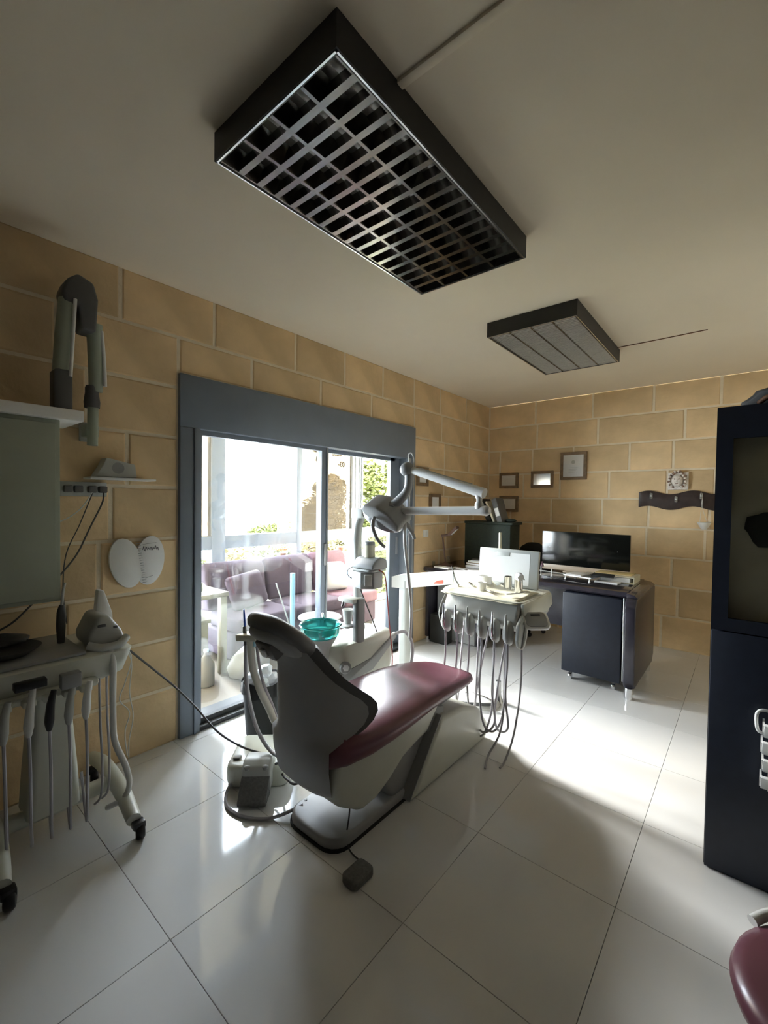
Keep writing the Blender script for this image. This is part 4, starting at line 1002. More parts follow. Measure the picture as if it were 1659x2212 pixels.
rk = thing('coat_rack', 'wavy dark wooden coat rack with three hooks on the stone wall', 'coat rack', (2.1, -0.02, 1.45))
top = []; bot = []
for k in range(33):
    u = k / 32; x = 1.77 + 0.665 * u
    wv = 0.020 * math.cos(u * 2 * PI * 1.72 - 1.45)
    top.append((x, 1.622 + wv)); bot.append((x, 1.462 + wv))
prism('board', top + bot[::-1], 1, -0.028, -0.004, 'rack_wood', rk, 0.002)
for x, z in ((1.885, 1.585), (2.105, 1.55), (2.315, 1.585)):
    hk = box('hook_plate', (x - .012, -0.033, z - .028), (x + .012, -0.028, z + .028), 'unit_grey', rk, 0.004)
    tube('hook', [(x, -0.033, z + .012), (x, -0.055, z + .02), (x, -0.062, z + .032)], [0.004, 0.004, 0.006], 'steel', hk, 8, 4)
    tube('hook', [(x, -0.033, z - .008), (x, -0.052, z - .022), (x, -0.062, z - .008)], [0.004, 0.004, 0.006], 'steel', hk, 8, 4)
t = thing('hanging_bowl', 'small white plaster bowl hanging under the coat rack', 'ornament', (2.35, -0.05, 1.27))
lathe('bowl', (2.345, -0.055, 1.255), [(0, 0), (0.022, 0.003), (0.05, 0.05), (0.058, 0.07), (0.05, 0.074), (0, 0.07)], 'white', t, 22)
tube('cord', [(2.31, -0.055, 1.325), (2.318, -0.055, 1.45), (2.325, -0.06, 1.565), (2.332, -0.055, 1.45), (2.37, -0.055, 1.325)], 0.002, 'hose_white', t, 6, 4)
sp = thing('relief_plaque', 'carved plaster plaque with a curly-haired face standing on the coat rack', 'plaque', (2.115, -0.03, 1.655))
box('slab', (2.03, -0.035, 1.652), (2.205, -0.005, 1.825), 'plasterwork', sp, 0.004)
blob('face', (2.112, -0.055, 1.738), 0.055, 'plasterwork', sp, 0.02, 3, 2, scale=(.85, .6, 1.15))
box('nose', (2.106, -0.098, 1.728), (2.118, -0.08, 1.752), 'plasterwork', sp, 0.004)
for sx in (-.018, .018): blob('eye', (2.112 + sx, -0.083, 1.757), .007, 'hair_brown', sp, 0, 2, 0)
box('mouth', (2.10, -0.086, 1.708), (2.124, -0.078, 1.714), 'hair_brown', sp, 0.002)
rr = random.Random(9)
for k in range(26):
    a = math.radians(-60 + 300 * k / 25); R_ = rr.uniform(.064, .080)
    blob('curl', (2.112 + R_ * math.cos(a) * 0.95, -0.045 - rr.uniform(0, .012), 1.75 + R_ * math.sin(a) * 1.1), rr.uniform(.011, .016), 'hair_brown' if k % 2 else 'plasterwork', sp, 0.1, 1, k)

# ================================================================== left foreground: wall unit, x-ray arm, cart
wu = thing('wall_cabinet', 'pale wall cabinet with a white top at the left edge', 'cabinet', (0.17, -5.3, 1.0))
box('carcass', (0.002, -5.95, 1.02), (0.30, -4.80, 1.835), 'cabinet_green', wu, 0.004)
box('top_board', (0.002, -5.97, 1.835), (0.335, -4.715, 1.885), 'white', wu, 0.006)
box('door_panel', (0.30, -5.36, 1.04), (0.316, -4.82, 1.815), 'cabinet_green', wu, 0.003)
box('door_panel', (0.30, -5.93, 1.04), (0.316, -5.38, 1.815), 'cabinet_green', wu, 0.003)

xr = thing('xray_arm', 'wall-mounted folded x-ray arm with dark joint covers', 'x-ray arm', (0.05, -4.64, 1.74))
box('wall_plate', (0.002, -4.65, 1.78), (0.03, -4.58, 1.88), 'unit_grey', xr, 0.006)
tube('mount_post', [(0.10, -4.615, 1.755), (0.10, -4.612, 2.0)], 0.024, 'xray_green', xr, 14, 1)
box('mount_bracket', (0.02, -4.645, 1.80), (0.10, -4.585, 1.86), 'xray_green', xr, 0.006)
lathe('swivel_cover', (0.10, -4.617, 1.945), [(0.034, 0), (0.036, 0.03), (0.030, 0.075), (0.030, 0.10), (0.026, 0.112), (0, 0.112)], 'grey_dark', xr, 20)
tube('lower_arm', [(0.10, -4.60, 2.03), (0.115, -4.605, 2.20), (0.13, -4.615, 2.36)], [0.030, 0.034, 0.036], 'xray_green', xr, 12, 3)
prism('elbow_cover', [(-4.685, 2.30), (-4.625, 2.30), (-4.615, 2.46), (-4.635, 2.535), (-4.70, 2.56), (-4.745, 2.52), (-4.765, 2.46), (-4.755, 2.41), (-4.70, 2.405)], 0, 0.08, 0.20, 'grey_dark', xr, 0.014, 3)
tube('upper_arm', [(0.16, -4.735, 2.43), (0.165, -4.752, 2.25), (0.165, -4.765, 2.05)], [0.036, 0.036, 0.034], 'xray_green', xr, 12, 3)
tube('arm_rail', [(0.205, -4.715, 2.43), (0.205, -4.725, 2.25), (0.205, -4.735, 2.06)], 0.008, 'white', xr, 8, 3)
tube('arm_rail', [(0.13, -4.567, 2.06), (0.14, -4.575, 2.20), (0.15, -4.59, 2.33)], 0.009, 'white', xr, 8, 3)
prism('end_cover', rrect(-4.80, -4.725, 1.89, 2.09, 0.02), 0, 0.125, 0.205, 'grey_dark', xr, 0.01)

pdn2 = thing('paper_dispenser', 'white paper dispenser with a round hole on a small wall shelf', 'dispenser', (0.06, -4.49, 1.61))
box('shelf', (0.002, -4.63, 1.585), (0.12, -4.31, 1.597), 'white', pdn2, 0.003)
bb_ = prism('case', [(-4.60, 1.60), (-4.565, 1.66), (-4.55, 1.70), (-4.41, 1.672), (-4.40, 1.60)], 0, 0.006, 0.095, 'unit_grey', pdn2, 0.006)
lathe('round_hole', (0.0955, -4.495, 1.648), [(0.030, 0), (0.0, 0.001)], 'grey', bb_, 24, axis=(1, 0, 0))

so = thing('socket_strip', 'grey wall socket strip with plugs and cables on the left wall', 'socket', (0.02, -4.62, 1.51))
box('plate', (0.002, -4.735, 1.495), (0.022, -4.525, 1.57), 'unit_grey', so, 0.004)
for y in (-4.705, -4.66, -4.60, -4.55):
    pl = box('plug', (0.022, y - .019, 1.515), (0.055, y + .019, 1.55), 'grey_dark', so, 0.006)
tube('cable', [(0.05, -4.55, 1.515), (0.06, -4.56, 1.46), (0.07, -4.62, 1.33), (0.08, -4.68, 1.20), (0.10, -4.76, 1.10), (0.13, -4.86, 1.0), (0.16, -4.95, 0.92), (0.18, -5.05, 0.88)], 0.0045, 'hose_dark', so, 6, 6)
tube('cable', [(0.05, -4.60, 1.515), (0.055, -4.66, 1.35), (0.06, -4.72, 1.20), (0.07, -4.735, 1.02), (0.09, -4.725, 0.86)], 0.003, 'hose_dark', so, 6, 6)
tube('cable', [(0.05, -4.60, 1.52), (0.06, -4.65, 1.44), (0.06, -4.72, 1.38), (0.05, -4.82, 1.34)], 0.003, 'hose_white', so, 6, 6)

# open two-lobed pad hanging on the wall
nb2 = thing('wall_notepad', 'white oval spiral notepad hanging open on the left wall', 'notepad', (0.03, -4.38, 0.95))
def oval(cy, cz, ry, rz, tilt, n=28):
    return [(cy + ry * math.cos(a) * math.cos(tilt) - rz * math.sin(a) * math.sin(tilt), cz + ry * math.cos(a) * math.sin(tilt) + rz * math.sin(a) * math.cos(tilt)) for a in [2 * PI * k / n for k in range(n)]]
prism('page', oval(-4.432, 1.125, 0.082, 0.142, 0.22), 0, 0.012, 0.030, 'white', nb2, 0.003)
pg = prism('page', oval(-4.305, 1.13, 0.082, 0.142, -0.10), 0, 0.012, 0.024, 'paper', nb2, 0.003)
for k in range(18):
    z = 1.245 - .014 * k; y = -4.372 + 0.0022 * k
    tube('spiral_ring', [(0.024, y - .010, z), (0.040, y - .004, z + .002), (0.040, y + .006, z + .003), (0.024, y + .012, z)], 0.0018, 'steel', nb2, 5, 2)
rr = random.Random(2)
for k in range(7):
    y = -4.345 + .013 * k
    tube('handwriting', [(0.0246, y, 1.19 + rr.uniform(-.006, .004)), (0.0248, y + .005, 1.205 + rr.uniform(-.006, .01)), (0.0246, y + .010, 1.19 + rr.uniform(-.004, .008))], 0.0012, 'ink', pg, 5, 3)
tube('handwriting', [(0.0246, -4.345, 1.225), (0.0247, -4.27, 1.232)], 0.0010, 'grey', pg, 5, 1)
tube('handwriting', [(0.0246, -4.33, 1.03), (0.0247, -4.29, 1.04)], 0.0014, 'grey', pg, 5, 1)

# instrument cart
ct = thing('instrument_cart', 'white wheeled dental cart with hanging handpieces in the left foreground', 'dental cart', (0.36, -4.83, 0))
tube('base_bar', [(0.36, -5.06, 0.125), (0.36, -4.60, 0.125)], 0.034, 'cream', ct, 16, 1)
for y in (-4.61, -5.05):
    lg = tube('base_leg', [(0.07, y, 0.125), (0.22, y, 0.155), (0.36, y, 0.145), (0.50, y, 0.115), (0.655, y - .015, 0.085)], [0.030, 0.034, 0.036, 0.034, 0.029], 'cream', ct, 14, 6)
    for x in (0.075, 0.665):
        cst = lathe('caster', (x, y - .012, 0.034), [(0, 0), (0.028, 0), (0.034, 0.006), (0.034, 0.03), (0.028, 0.036), (0, 0.036)], 'black', lg, 18, axis=(0.3, 1, 0))
        box('caster_hood', (x - .022, y - .025, 0.045), (x + .022, y + .025, 0.078), 'black', cst, 0.008)
column = loft('column', [[(x, y, z) for x, y in rrect(0.25, 0.25 + w, -4.83 - w2, -4.83 + w2 * .6, .03)] for z, w, w2 in ((0.14, .19, .12), (0.30, .17, .11), (0.50, .14, .095), (0.74, .12, .08))], 'cream', ct, ang=50)
head = loft('cart_head', [[(x, y, z) for x, y in rrect(x0, x1, y0, y1, .05)] for z, x0, x1, y0, y1 in ((0.66, .20, .44, -5.08, -4.66), (0.70, .14, .50, -5.14, -4.60), (0.77, .12, .52, -5.16, -4.58), (0.80, .12, .52, -5.16, -4.57), (0.815, .14, .50, -5.14, -4.59))], 'cream', ct, ang=50)
box('tray_rim', (0.13, -5.15, 0.815), (0.51, -4.76, 0.828), 'grey', head, 0.004)
lathe('cart_bowl', (0.34, -5.0, 0.828), [(0, 0.004), (0.08, 0.006), (0.115, 0.03), (0.12, 0.034), (0.112, 0.032), (0.075, 0.002), (0, 0.001)], 'grey_dark', ct, 26)
hb_ = box('holder_bar', (0.49, -5.12, 0.675), (0.54, -4.72, 0.71), 'cream', ct, 0.012)
for k, y in enumerate((-5.04, -4.965, -4.90, -4.835, -4.775)):
    m_ = ('unit_grey', 'white', 'black', 'unit_grey', 'white')[k]
    hp_ = tube('handpiece', [(0.575, y + .01, 0.755 if k == 1 else 0.72), (0.575, y, 0.67), (0.57, y - .004, 0.60), (0.565, y - .003, 0.56)], [0.010, 0.014, 0.017, 0.009], m_, ct, 10, 4)
    box('holder_fork', (0.53, y - .022, 0.675), (0.575, y + .022, 0.70), 'cream', hp_, 0.006)
    tube('handpiece_hose', [(0.565, y - .003, 0.57), (0.57, y, 0.42), (0.555, y + .004, 0.26), (0.53, y + .01, 0.14), (0.49, y + .02, 0.075), (0.42, y + .03, 0.12), (0.38, y + .03, 0.24)], 0.006, 'hose', ct, 7, 6)
    if k == 1: box('handpiece_head', (0.555, y - .05, 0.752), (0.60, y + .05, 0.782), 'black', hp_, 0.004)
    if k == 3: box('handpiece_head', (0.555, y - .035, 0.715), (0.60, y + .035, 0.775), 'grey', hp_, 0.006)
for y, x in ((-4.70, .47), (-4.665, .45)):
    tube('handpiece_hose', [(x, y, 0.70), (x + .01, y, 0.5), (x + .02, y + .005, 0.30), (x + .02, y, 0.16), (x - .03, y - .01, 0.10)], 0.005, 'hose', ct, 7, 6)
# scaler standing on the cart
sl = thing('ultrasonic_scaler', 'white rounded scaler unit with a thick white hose on the cart', 'dental device', (0.40, -4.66, 0.815))
prism('body', [(-4.735, 0.82), (-4.745, 0.87), (-4.715, 0.93), (-4.70, 0.96), (-4.655, 0.955), (-4.605, 0.88), (-4.585, 0.82)], 0, 0.28, 0.47, 'unit_grey', sl, 0.018, 3)
prism('rear_fin', [(-4.675, 0.95), (-4.665, 1.055), (-4.64, 1.05), (-4.605, 0.94), (-4.60, 0.88)], 0, 0.30, 0.345, 'white', sl, 0.008, 2)
tube('rest_ring', [(0.475, -4.745, 0.84), (0.50, -4.70, 0.825), (0.50, -4.63, 0.825), (0.475, -4.59, 0.845)], 0.018, 'unit_grey', sl, 10, 5)
for y, z, w in ((-4.69, .915, .016), (-4.635, .90, .008)): box('button', (0.468, y - w, z - .006), (0.475, y + w, z + .006), 'grey_dark', sl, 0.002)
tube('thick_hose', [(0.50, -4.665, 0.81), (0.515, -4.66, 0.74), (0.515, -4.66, 0.55), (0.52, -4.655, 0.40), (0.545, -4.62, 0.28), (0.55, -4.605, 0.19), (0.53, -4.625, 0.12), (0.47, -4.67, 0.075)], [0.016, 0.014, 0.013, 0.013, 0.013, 0.012, 0.012, 0.012], 'hose_white', sl, 10, 6)
t = thing('dark_probe', 'dark pen-shaped device standing upright on the cart', 'dental device', (0.30, -4.80, 0.828))
tube('grip', [(0.30, -4.80, 0.829), (0.30, -4.80, 0.90), (0.30, -4.798, 0.965), (0.30, -4.796, 1.0)], [0.014, 0.018, 0.018, 0.010], 'grey_dark', t, 12, 4)
tube('tip', [(0.30, -4.796, 1.0), (0.302, -4.792, 1.06), (0.305, -4.785, 1.10)], [0.006, 0.006, 0.005], 'unit_grey', t, 8, 4)
t = thing('wire_bundle', 'thin white wires dangling from the side of the cart', 'wire', (0.35, -4.57, 0.60))
tube('wire', [(0.40, -4.585, 0.80), (0.41, -4.545, 0.72), (0.40, -4.57, 0.60), (0.39, -4.59, 0.52), (0.40, -4.55, 0.45), (0.40, -4.57, 0.36), (0.40, -4.56, 0.24)], 0.0025, 'hose_white', t, 6, 6)
tube('wire', [(0.40, -4.585, 0.80), (0.41, -4.545, 0.70), (0.40, -4.55, 0.55), (0.39, -4.53, 0.42), (0.38, -4.545, 0.30), (0.39, -4.55, 0.22)], 0.0025, 'hose_white', t, 6, 6)
o = blob('rubber_glove', (0.22, -4.98, 0.865), 0.06, 'grey_dark', None, 0.22, 3, 12, scale=(1.1, 1.3, .45), loc=(0.22, -4.98, 0.83))
tag(o, 'dark crumpled glove lying in the cart tray', 'glove')

# ================================================================== right side: tall cabinet, drawer cart, stool
cb = thing('tall_cabinet', 'tall black cabinet with an upper glass door at the right edge', 'cabinet', (3.0, -2.9, 0))
CX0, CX1, CY0, CY1, CZ = 2.572, 3.40, -3.13, -2.66, 1.89
boxes('carcass', [((CX0, CY0, 0.0), (CX0 + .02, CY1, CZ)), ((CX1 - .02, CY0, 0.0), (CX1, CY1, CZ)), ((CX0 + .02, CY1 - .02, 0.0), (CX1 - .02, CY1, CZ)), ((CX0 + .02, CY0, CZ - .02), (CX1 - .02, CY1 - .02, CZ)), ((CX0 + .02, CY0, 0.0), (CX1 - .02, CY1 - .02, .05)), ((CX0 + .02, CY0 + .02, 1.0), (CX1 - .02, CY1 - .02, 1.02))], 'black', cb)
gd = boxes('glass_door', [((CX0 + .003, CY0 - .022, 0.99), (CX0 + .055, CY0 - .001, CZ - .004)), ((2.95, CY0 - .022, 0.99), (2.99, CY0 - .001, CZ - .004)), ((CX0 + .055, CY0 - .022, 1.76), (2.95, CY0 - .001, CZ - .004)), ((CX0 + .055, CY0 - .022, 0.99), (2.95, CY0 - .001, 1.04))], 'navy', cb)
box('pane', (CX0 + .055, CY0 - .014, 1.04), (2.95, CY0 - .009, 1.76), 'clear_glass', gd)
gd2 = boxes('glass_door', [((2.995, CY0 - .022, 0.99), (3.03, CY0 - .001, CZ - .004)), ((CX1 - .05, CY0 - .022, 0.99), (CX1 - .003, CY0 - .001, CZ - .004)), ((3.03, CY0 - .022, 1.76), (CX1 - .05, CY0 - .001, CZ - .004)), ((3.03, CY0 - .022, 0.99), (CX1 - .05, CY0 - .001, 1.04))], 'navy', cb)
box('pane', (3.03, CY0 - .014, 1.04), (CX1 - .05, CY0 - .009, 1.76), 'clear_glass', gd2)
box('lower_door', (CX0 + .003, CY0 - .022, 0.004), (2.984, CY0 - .001, 0.985), 'navy', cb, 0.003)
box('lower_door', (2.99, CY0 - .022, 0.004), (CX1 - .003, CY0 - .001, 0.985), 'navy', cb, 0.003)
o = box('marbled_board', (2.60, -3.09, 1.021), (2.945, -3.05, 1.80), 'marble_cream', None, 0.003, loc=(2.77, -3.07, 1.021))
tag(o, 'cream marbled board standing behind the cabinet glass', 'board')
o = blob('cloth_bundle', (2.765, -3.103, 1.40), 0.085, 'dark_green', None, 0.25, 3, 6, scale=(1.0, .13, .85), loc=(2.765, -3.103, 1.40))
tag(o, 'dark green cloth bag hung on the cream board behind the cabinet glass', 'bag')
o = lathe('white_jar', (2.80, -2.93, 1.02), [(0, 0.001), (0.04, 0.001), (0.045, 0.16), (0.03, 0.18), (0.03, 0.20), (0, 0.20)], 'white', None, 20, loc=(2.80, -2.93, 1.02))
tag(o, 'white jar inside the tall cabinet', 'jar')
bag = thing('black_bag', 'black crumpled bag lying on top of the tall cabinet', 'bag', (2.80, -3.0, CZ))
blob('bag_body', (2.83, -2.95, CZ + .045), 0.11, 'black_matte', bag, 0.22, 3, 21, scale=(1.5, 1.2, .45))
tube('bag_strap', [(2.70, -3.08, CZ + .01), (2.73, -3.10, CZ + .03), (2.78, -3.10, CZ + .02), (2.85, -3.09, CZ + .05)], 0.010, 'brown', bag, 8, 5)

dc = thing('pocket_rack', 'white rack with slanted pockets and a loop handle on the tall cabinet door', 'rack', (2.9, -3.155, 0.42))
box('back_plate', (2.762, -3.162, 0.40), (3.06, -3.1525, 0.74), 'white', dc, 0.003)
for k in range(4):
    z0 = 0.42 + .066 * k; x0 = 2.742 + .004 * (k % 2)
    pk = prism('pocket', [(-3.162, z0), (-3.168, z0 - .012), (-3.215, z0 + .050), (-3.208, z0 + .058), (-3.162, z0 + .012)], 0, x0, 3.065, 'white_gloss', dc, 0.002)
    prism('pocket_cheek', [(-3.163, z0 - .006), (-3.212, z0 + .052), (-3.163, z0 + .060)], 0, x0 - .004, x0 + .002, 'white_gloss', pk)
tube('loop_handle', [(2.766, -3.17, 0.712), (2.738, -3.175, 0.712), (2.724, -3.178, 0.692), (2.727, -3.178, 0.640), (2.742, -3.175, 0.625), (2.766, -3.17, 0.63)], 0.006, 'white_gloss', dc, 8, 5)

st = thing('dental_stool', 'maroon padded stool with a white rim in the lower right corner', 'stool', (2.87, -4.17, 0))
lathe('seat', (2.87, -4.17, 0.46), [(0, 0), (0.17, 0), (0.192, 0.015), (0.197, 0.035), (0.190, 0.058), (0.165, 0.070), (0.08, 0.066), (0, 0.060)], 'maroon', st, 40, ang=70)
lathe('seat_pan', (2.87, -4.17, 0.44), [(0, 0), (0.165, 0), (0.17, 0.02), (0, 0.02)], 'shell_dark', st, 32)
lathe('gas_lift', (2.87, -4.17, 0.07), [(0.03, 0), (0.03, 0.2), (0.018, 0.21), (0.018, 0.37), (0, 0.37)], 'chrome', st, 16)
for k in range(5):
    a = 2 * PI * k / 5 + .2
    lg = tube('leg', [(2.87, -4.17, .10), (2.87 + .24 * math.cos(a), -4.17 + .24 * math.sin(a), .065)], [.024, .016], 'chrome', st, 10, 1)
    blob('caster', (2.87 + .24 * math.cos(a), -4.17 + .24 * math.sin(a), .028), .028, 'black', lg, 0, 2, 0)
tube('back_support', [(2.712, -4.045, 0.520), (2.745, -4.005, 0.528), (2.80, -3.972, 0.53), (2.87, -3.958, 0.53), (2.95, -3.965, 0.52)], 0.012, 'white_gloss', st, 10, 6)
tube('back_stem', [(2.95, -3.965, 0.52), (3.0, -3.98, 0.48), (2.98, -4.05, 0.45)], 0.011, 'white_gloss', st, 10, 5)

# ================================================================== things on the balcony
sf = thing('sofa', 'mauve fabric sofa along the balcony windows', 'sofa', (-1.12, -2.2, 0))
SOFA_SHIFT = Vector((0.09, 0, 0))
SY0, SY1 = -3.30, -1.38
prism('base_frame', rrect(-1.50, -0.84, SY0, SY1, 0.05), 2, 0.06, 0.30, 'sofa', sf, 0.02, 3)
for y0, y1, m in ((SY0 + .02, -2.62, 'sofa'), (-2.60, -1.98, 'sofa'), (-1.96, SY1 - .02, 'sofa_lit_pink')):  # right-end cushions take the lit copy of the fabric
    box('seat_cushion', (-1.32, y0, 0.30), (-0.80, y1, 0.43), m, sf, 0.035, 3)
    prism('back_cushion', [(-1.50, 0.40), (-1.30, 0.42), (-1.36, 0.80), (-1.42, 0.865), (-1.50, 0.86)], 1, y0, y1, m, sf, 0.035, 3)
boxes('plinth', [((-1.45, SY0 + .05, 0.0), (-1.40, SY1 - .05, 0.06)), ((-0.92, SY0 + .05, 0.0), (-0.87, SY1 - .05, 0.06))], 'grey_dark', sf)
for k, (y, lab, a) in enumerate(((-2.95, 'mauve throw cushion leaning at the left of the balcony sofa', .35), (-1.78, 'dark grey throw cushion near the right of the balcony sofa', -.2))):
    rg_ = []
    M_ = Matrix.Translation((-1.18, y, 0.60)) @ Matrix.Rotation(a * .4, 4, 'X') @ Matrix.Rotation(-0.35, 4, 'Y')
    for w, tt_ in ((-.05, .12), (-.035, .18), (0, .20), (.035, .18), (.05, .12)):
        rg_.append([tuple(M_ @ Vector((w, u, v))) for u, v in rrect(-tt_, tt_, -tt_ * .85, tt_ * .85, .05)])
    o = loft('throw_cushion', rg_, 'sofa' if k == 0 else 'shell_grey', None, loc=(-1.18, y, .43), ang=70)
    o.location += SOFA_SHIFT
    tag(o, lab, 'cushion')
sf.location += SOFA_SHIFT
tb = thing('side_table', 'cream plastic side table at the left of the balcony', 'table', (-0.95, -3.55, 0))
box('top', (-1.25, -3.85, 0.66), (-0.72, -3.36, 0.70), 'plastic_beige', tb, 0.008)
for x, y in ((-1.21, -3.81), (-0.76, -3.81), (-1.21, -3.40), (-0.76, -3.40)): box('leg', (x - .03, y - .03, 0.0), (x + .03, y + .03, 0.66), 'plastic_beige', tb, 0.006)
sd = thing('storage_box', 'cream lidded storage box under the balcony side table', 'box', (-0.88, -3.62, 0))
box('body', (-1.06, -3.76, 0.0), (-0.80, -3.50, 0.44), 'plastic_beige', sd, 0.012)
box('lid', (-1.075, -3.775, 0.44), (-0.785, -3.485, 0.475), 'plastic_beige', sd, 0.008)
sb2 = thing('storage_box', 'cream storage box on top of the balcony side table', 'box', (-1.0, -3.62, 0.70))
box('body', (-1.14, -3.78, 0.70), (-0.86, -3.52, 0.78), 'plastic_beige', sb2, 0.012)
jg = thing('plastic_jug', 'translucent plastic jug on the balcony floor beside the side table', 'jug', (-0.62, -3.62, 0))
lathe('body', (-0.62, -3.62, 0), [(0, .001), (.06, .001), (.065, .02), (.065, .17), (.03, .23), (.018, .25), (.018, .27), (0, .27)], 'bag', jg, 20)
lathe('cap', (-0.62, -3.62, .27), [(.021, 0), (.021, .018), (0, .018)], 'pale_blue', jg, 14)
pb = thing('plastic_bag', 'knotted cream plastic bag full of rubbish on the balcony floor', 'bag', (-0.54, -3.28, 0))
rr = random.Random(4); rgs = []
for z, r in ((0.0, .10), (.02, .145), (.08, .165), (.15, .15), (.21, .11), (.26, .06), (.29, .028), (.31, .024), (.36, .055), (.385, .05)):
    ph_ = rr.uniform(0, 6)
    rgs.append([(-0.54 + (r + .010 * math.sin(7 * a + ph_) + rr.uniform(-.004, .004)) * math.cos(a) + .10 * max(0, z - .1) , -3.28 + (r * 1.08 + .010 * math.sin(5 * a + ph_)) * math.sin(a) + .22 * max(0, z - .1), z) for a in [2 * PI * k / 26 for k in range(26)]])
loft('bag_body', rgs, 'bag', pb, ang=50)
for k, (dx, dy, z, w) in enumerate(((.145, -.07, .08, .03), (.150, -.04, .12, .022), (.155, -.02, .07, .026))): box('printed_patch', (-0.54 + dx - .004, -3.28 + dy - w, z - w), (-0.54 + dx + .004, -3.28 + dy + w * .6, z + w * .6), 'grey', pb, 0.004)
tag(box('window_ledge', (BX + 0.04, BY0, 0.775), (-1.44, BY1, 0.80), 'outer_wall'), kind='structure')
rt = thing('round_table', 'round grey-topped low table in front of the balcony sofa', 'table', (-0.47, -2.55, 0))
lathe('top', (-0.47, -2.55, 0.36), [(0, 0), (.205, 0), (.21, .006), (.205, .014), (0, .014)], 'grey', rt, 36)
lathe('stem', (-0.47, -2.55, 0), [(.13, 0), (.13, .01), (.03, .03), (.022, .06), (.022, .34), (.08, .36), (0, .36)], 'steel', rt, 22)
rp = thing('floor_pole', 'pale blue upright pole standing on the balcony', 'pole', (-0.42, -2.92, 0))
tube('shaft', [(-0.42, -2.92, 0.24), (-0.42, -2.92, 0.84)], 0.022, 'pale_blue', rp, 12, 1)
lathe('foot', (-0.42, -2.92, 0), [(.10, 0), (.10, .02), (.03, .05), (.022, .25), (0, .25)], 'pale_blue', rp, 20)
tube('stay', [(-0.42, -2.92, 0.30), (-0.47, -3.06, 0.76)], 0.006, 'unit_grey', rp, 8, 1)
for k, (y, lab) in enumerate(((-2.22, 'orange flowering pot plant on the window ledge behind the sofa'), (-1.28, 'leafy pot plant on the window ledge at the right'))):
    pt = thing('pot_plant', lab, 'plant', (BX + .10, y, 0.80), 'plants on the window ledge')
    lathe('pot', (BX + .10, y, 0.80), [(0, 0), (.035, 0), (.045, .07), (.04, .072), (0, .065)], 'brown', pt, 16)
    rr = random.Random(30 + k); vs = []; fs = []
    for q in range(140):
        c = Vector((BX + .10 + rr.gauss(0, .03), y + rr.gauss(0, .06), .90 + abs(rr.gauss(0, .022)))); a = rr.uniform(0, 6.3); s = .014
        u = Vector((math.cos(a), math.sin(a), rr.uniform(-.4, .4))) * s; v = Vector((-math.sin(a), math.cos(a), rr.uniform(-.6, .6))) * s * .6
        n = len(vs); vs += [c - u, c + v, c + u, c - v]; fs.append((n, n + 1, n + 2, n + 3))
    tag(link('leaves', vs, fs, 'leaf' if k else 'orange_flower', pt), kind='stuff')

# ================================================================== outside: hillside, trees, pylon
tag(lathe('hillside', (-9, 4, -6), [(60, -14.0), (40, -8.0), (22, -1.0), (12, 1.2), (0, 1.6)], 'earth', None, 40), kind='structure')
def tree(label, loc, crowns, n, leaf, seed, ls=0.09, trunk=True, name='tree'):
    t = thing(name, label, 'tree', loc, 'trees outside the balcony windows')
    rg = random.Random(seed); L0 = Vector(loc); vs = []; fs = []
    for q in range(n):
        cx, cy, cz, rx, rz = crowns[rg.randrange(len(crowns))]
        d = Vector((rg.gauss(0, 1), rg.gauss(0, 1), rg.gauss(0, 1))).normalized() * (rg.random() ** 0.4)
        c = L0 + Vector((cx + d.x * rx, cy + d.y * rx, cz + d.z * rz))
        a = rg.uniform(0, 6.3); b = rg.uniform(-1, 1); s = ls * rg.uniform(.6, 1.3)
        u = Vector((math.cos(a), math.sin(a), b * .8)).normalized() * s
        w = u.cross(Vector((rg.uniform(-1, 1), rg.uniform(-1, 1), rg.uniform(-1, 1)))).normalized() * s * .42
        k = len(vs); vs += [c - u, c + w, c + u, c - w]; fs.append((k, k + 1, k + 2, k + 3))
    tag(link('foliage', vs, fs, leaf, t), kind='stuff')
    if trunk:
        top_ = max(c[2] for c in crowns)
        tube('trunk', [L0, L0 + Vector((.1, .05, top_ * .4)), L0 + Vector((0, 0, top_))], [.16, .11, .03], 'bark', t, 8, 3)
        for q, (cx, cy, cz, rx, rz) in enumerate(crowns):
            tube('branch', [L0 + Vector((0, 0, top_ * .35)), L0 + Vector((cx * .5, cy * .5, (top_ * .35 + cz) / 2)), L0 + Vector((cx, cy, cz + rz * .6))], [.06, .035, .008], 'bark', t, 6, 3)
    return t
tree('tall yellow-green tree seen through the right balcony window', (-5.0, 3.75, -5.0), [(0, -.1, 5.3, 1.05, .8), (.1, .05, 6.3, .95, .85), (.2, .5, 7.3, .55, .5), (-.1, -.45, 7.1, .4, .5), (0, 0, 4.3, 1.2, .8)], 15000, 'leaf', 1, .085)
tree('olive-brown tree seen through the tinted balcony window', (-5.8, 2.25, -5.0), [(0, -.25, 5.8, .6, .8), (.1, .2, 6.7, .45, .5), (0, .15, 6.0, .6, .8), (0, 0, 4.8, .8, .8)], 8000, 'leaf_olive', 2, .07)
tree('pale misty tree behind the tinted window pane', (-9.5, 5.0, -5.2), [(0, 0, 5.6, .8, .9), (.3, .5, 6.6, .4, .5), (-.3, -.6, 4.9, .8, .7)], 4500, 'leaf_pale', 3, .09)
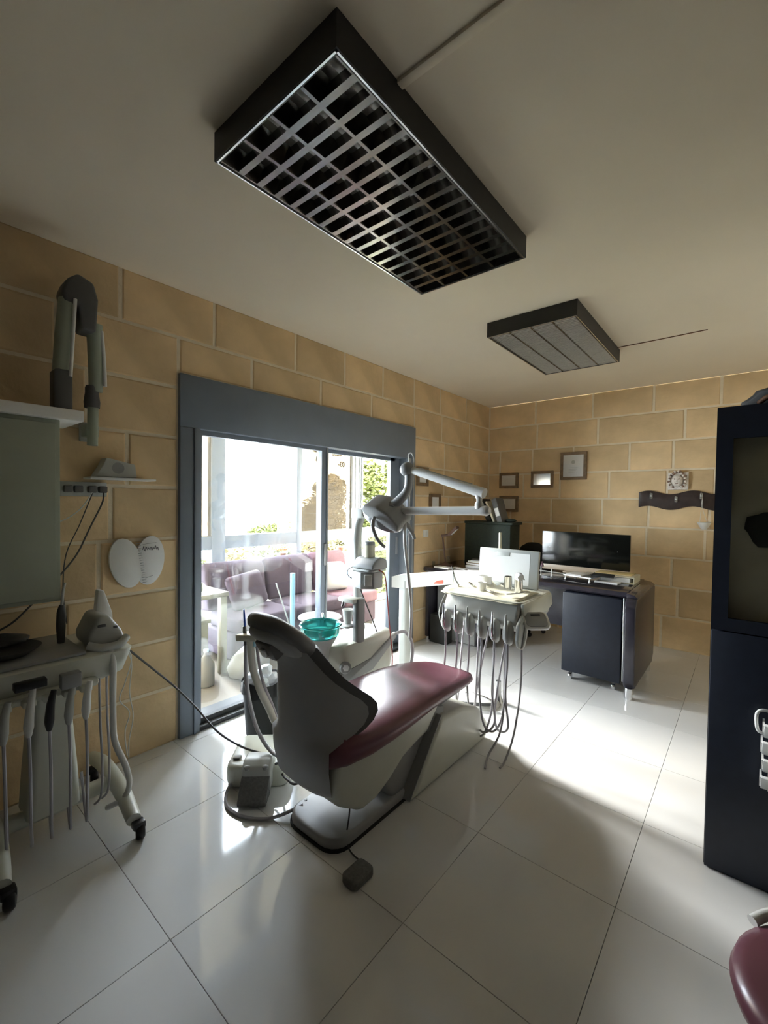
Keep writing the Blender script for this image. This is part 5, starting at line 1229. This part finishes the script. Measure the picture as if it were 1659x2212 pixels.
tree('low green shrub below the transom at the left window', (-5.0, -1.35, -5.0), [(0, 0, 4.95, .45, .42), (.1, -.5, 4.8, .5, .42)], 3500, 'leaf', 4, .06, name='shrub')
tree('brown-leaved shrub below the transom of the open window', (-5.6, -.40, -5.0), [(0, 0, 5.1, .42, .45), (.1, .3, 4.8, .4, .4)], 2600, 'leaf_olive', 5, .05, name='shrub')
tree('pale green shrubs below the middle of the open window', (-8.4, 2.5, -5.4), [(0, -1.2, 5.1, .6, .5), (0, -.2, 5.2, .7, .55), (0, .8, 5.1, .7, .5), (0, 1.6, 5.2, .6, .5)], 6000, 'leaf_pale', 6, .08, name='shrub')
tree('small round tree on the skyline in the open window', (-25, 13.8, -6.2), [(0, 0, 5.4, .8, .5), (.2, .7, 5.6, .45, .35), (-.2, -.7, 5.2, .55, .4)], 3000, 'leaf', 7, .12)
py = thing('power_pylon', 'distant rusty lattice pylon with three pointed arms', 'pylon', (-31.5, 15.0, -7.0))
PB = Vector((-31.5, 15.0, -7.0))
dirx = Vector((0.52, 0.85, 0)).normalized()
def rod(a, b, r=.035): tube('lattice_bar', [PB + dirx * a[0] + Vector((0, 0, a[1])), PB + dirx * b[0] + Vector((0, 0, b[1]))], r, 'rust', py, 5, 1)
for s in (-.42, .42): rod((s * 1.3, 0), (s, 6.4), .06)
for k in range(8):
    z = .3 + k * .75
    rod((-.48, z), (.46, z + .75)); rod((.48, z), (-.46, z + .75)); rod((-.48, z), (.48, z))
for cx in (-1.25, 0, 1.25):
    rod((cx - .65, 6.4), (cx, 7.6), .05); rod((cx + .65, 6.4), (cx, 7.6), .05); rod((cx - .65, 6.4), (cx - .5, 5.7)); rod((cx + .65, 6.4), (cx + .5, 5.7)); rod((cx - .5, 5.7), (cx + .5, 5.7))
rod((-1.9, 6.4), (1.9, 6.4), .06)
o = tube('antenna_mast', [(-11.5, 5.1, -5.0), (-11.5, 5.1, 1.72)], 0.03, 'grey_dark', None, 6, 1, loc=(-11.5, 5.1, -5.0))
tag(o, 'thin upright mast outside the open balcony window', 'mast')
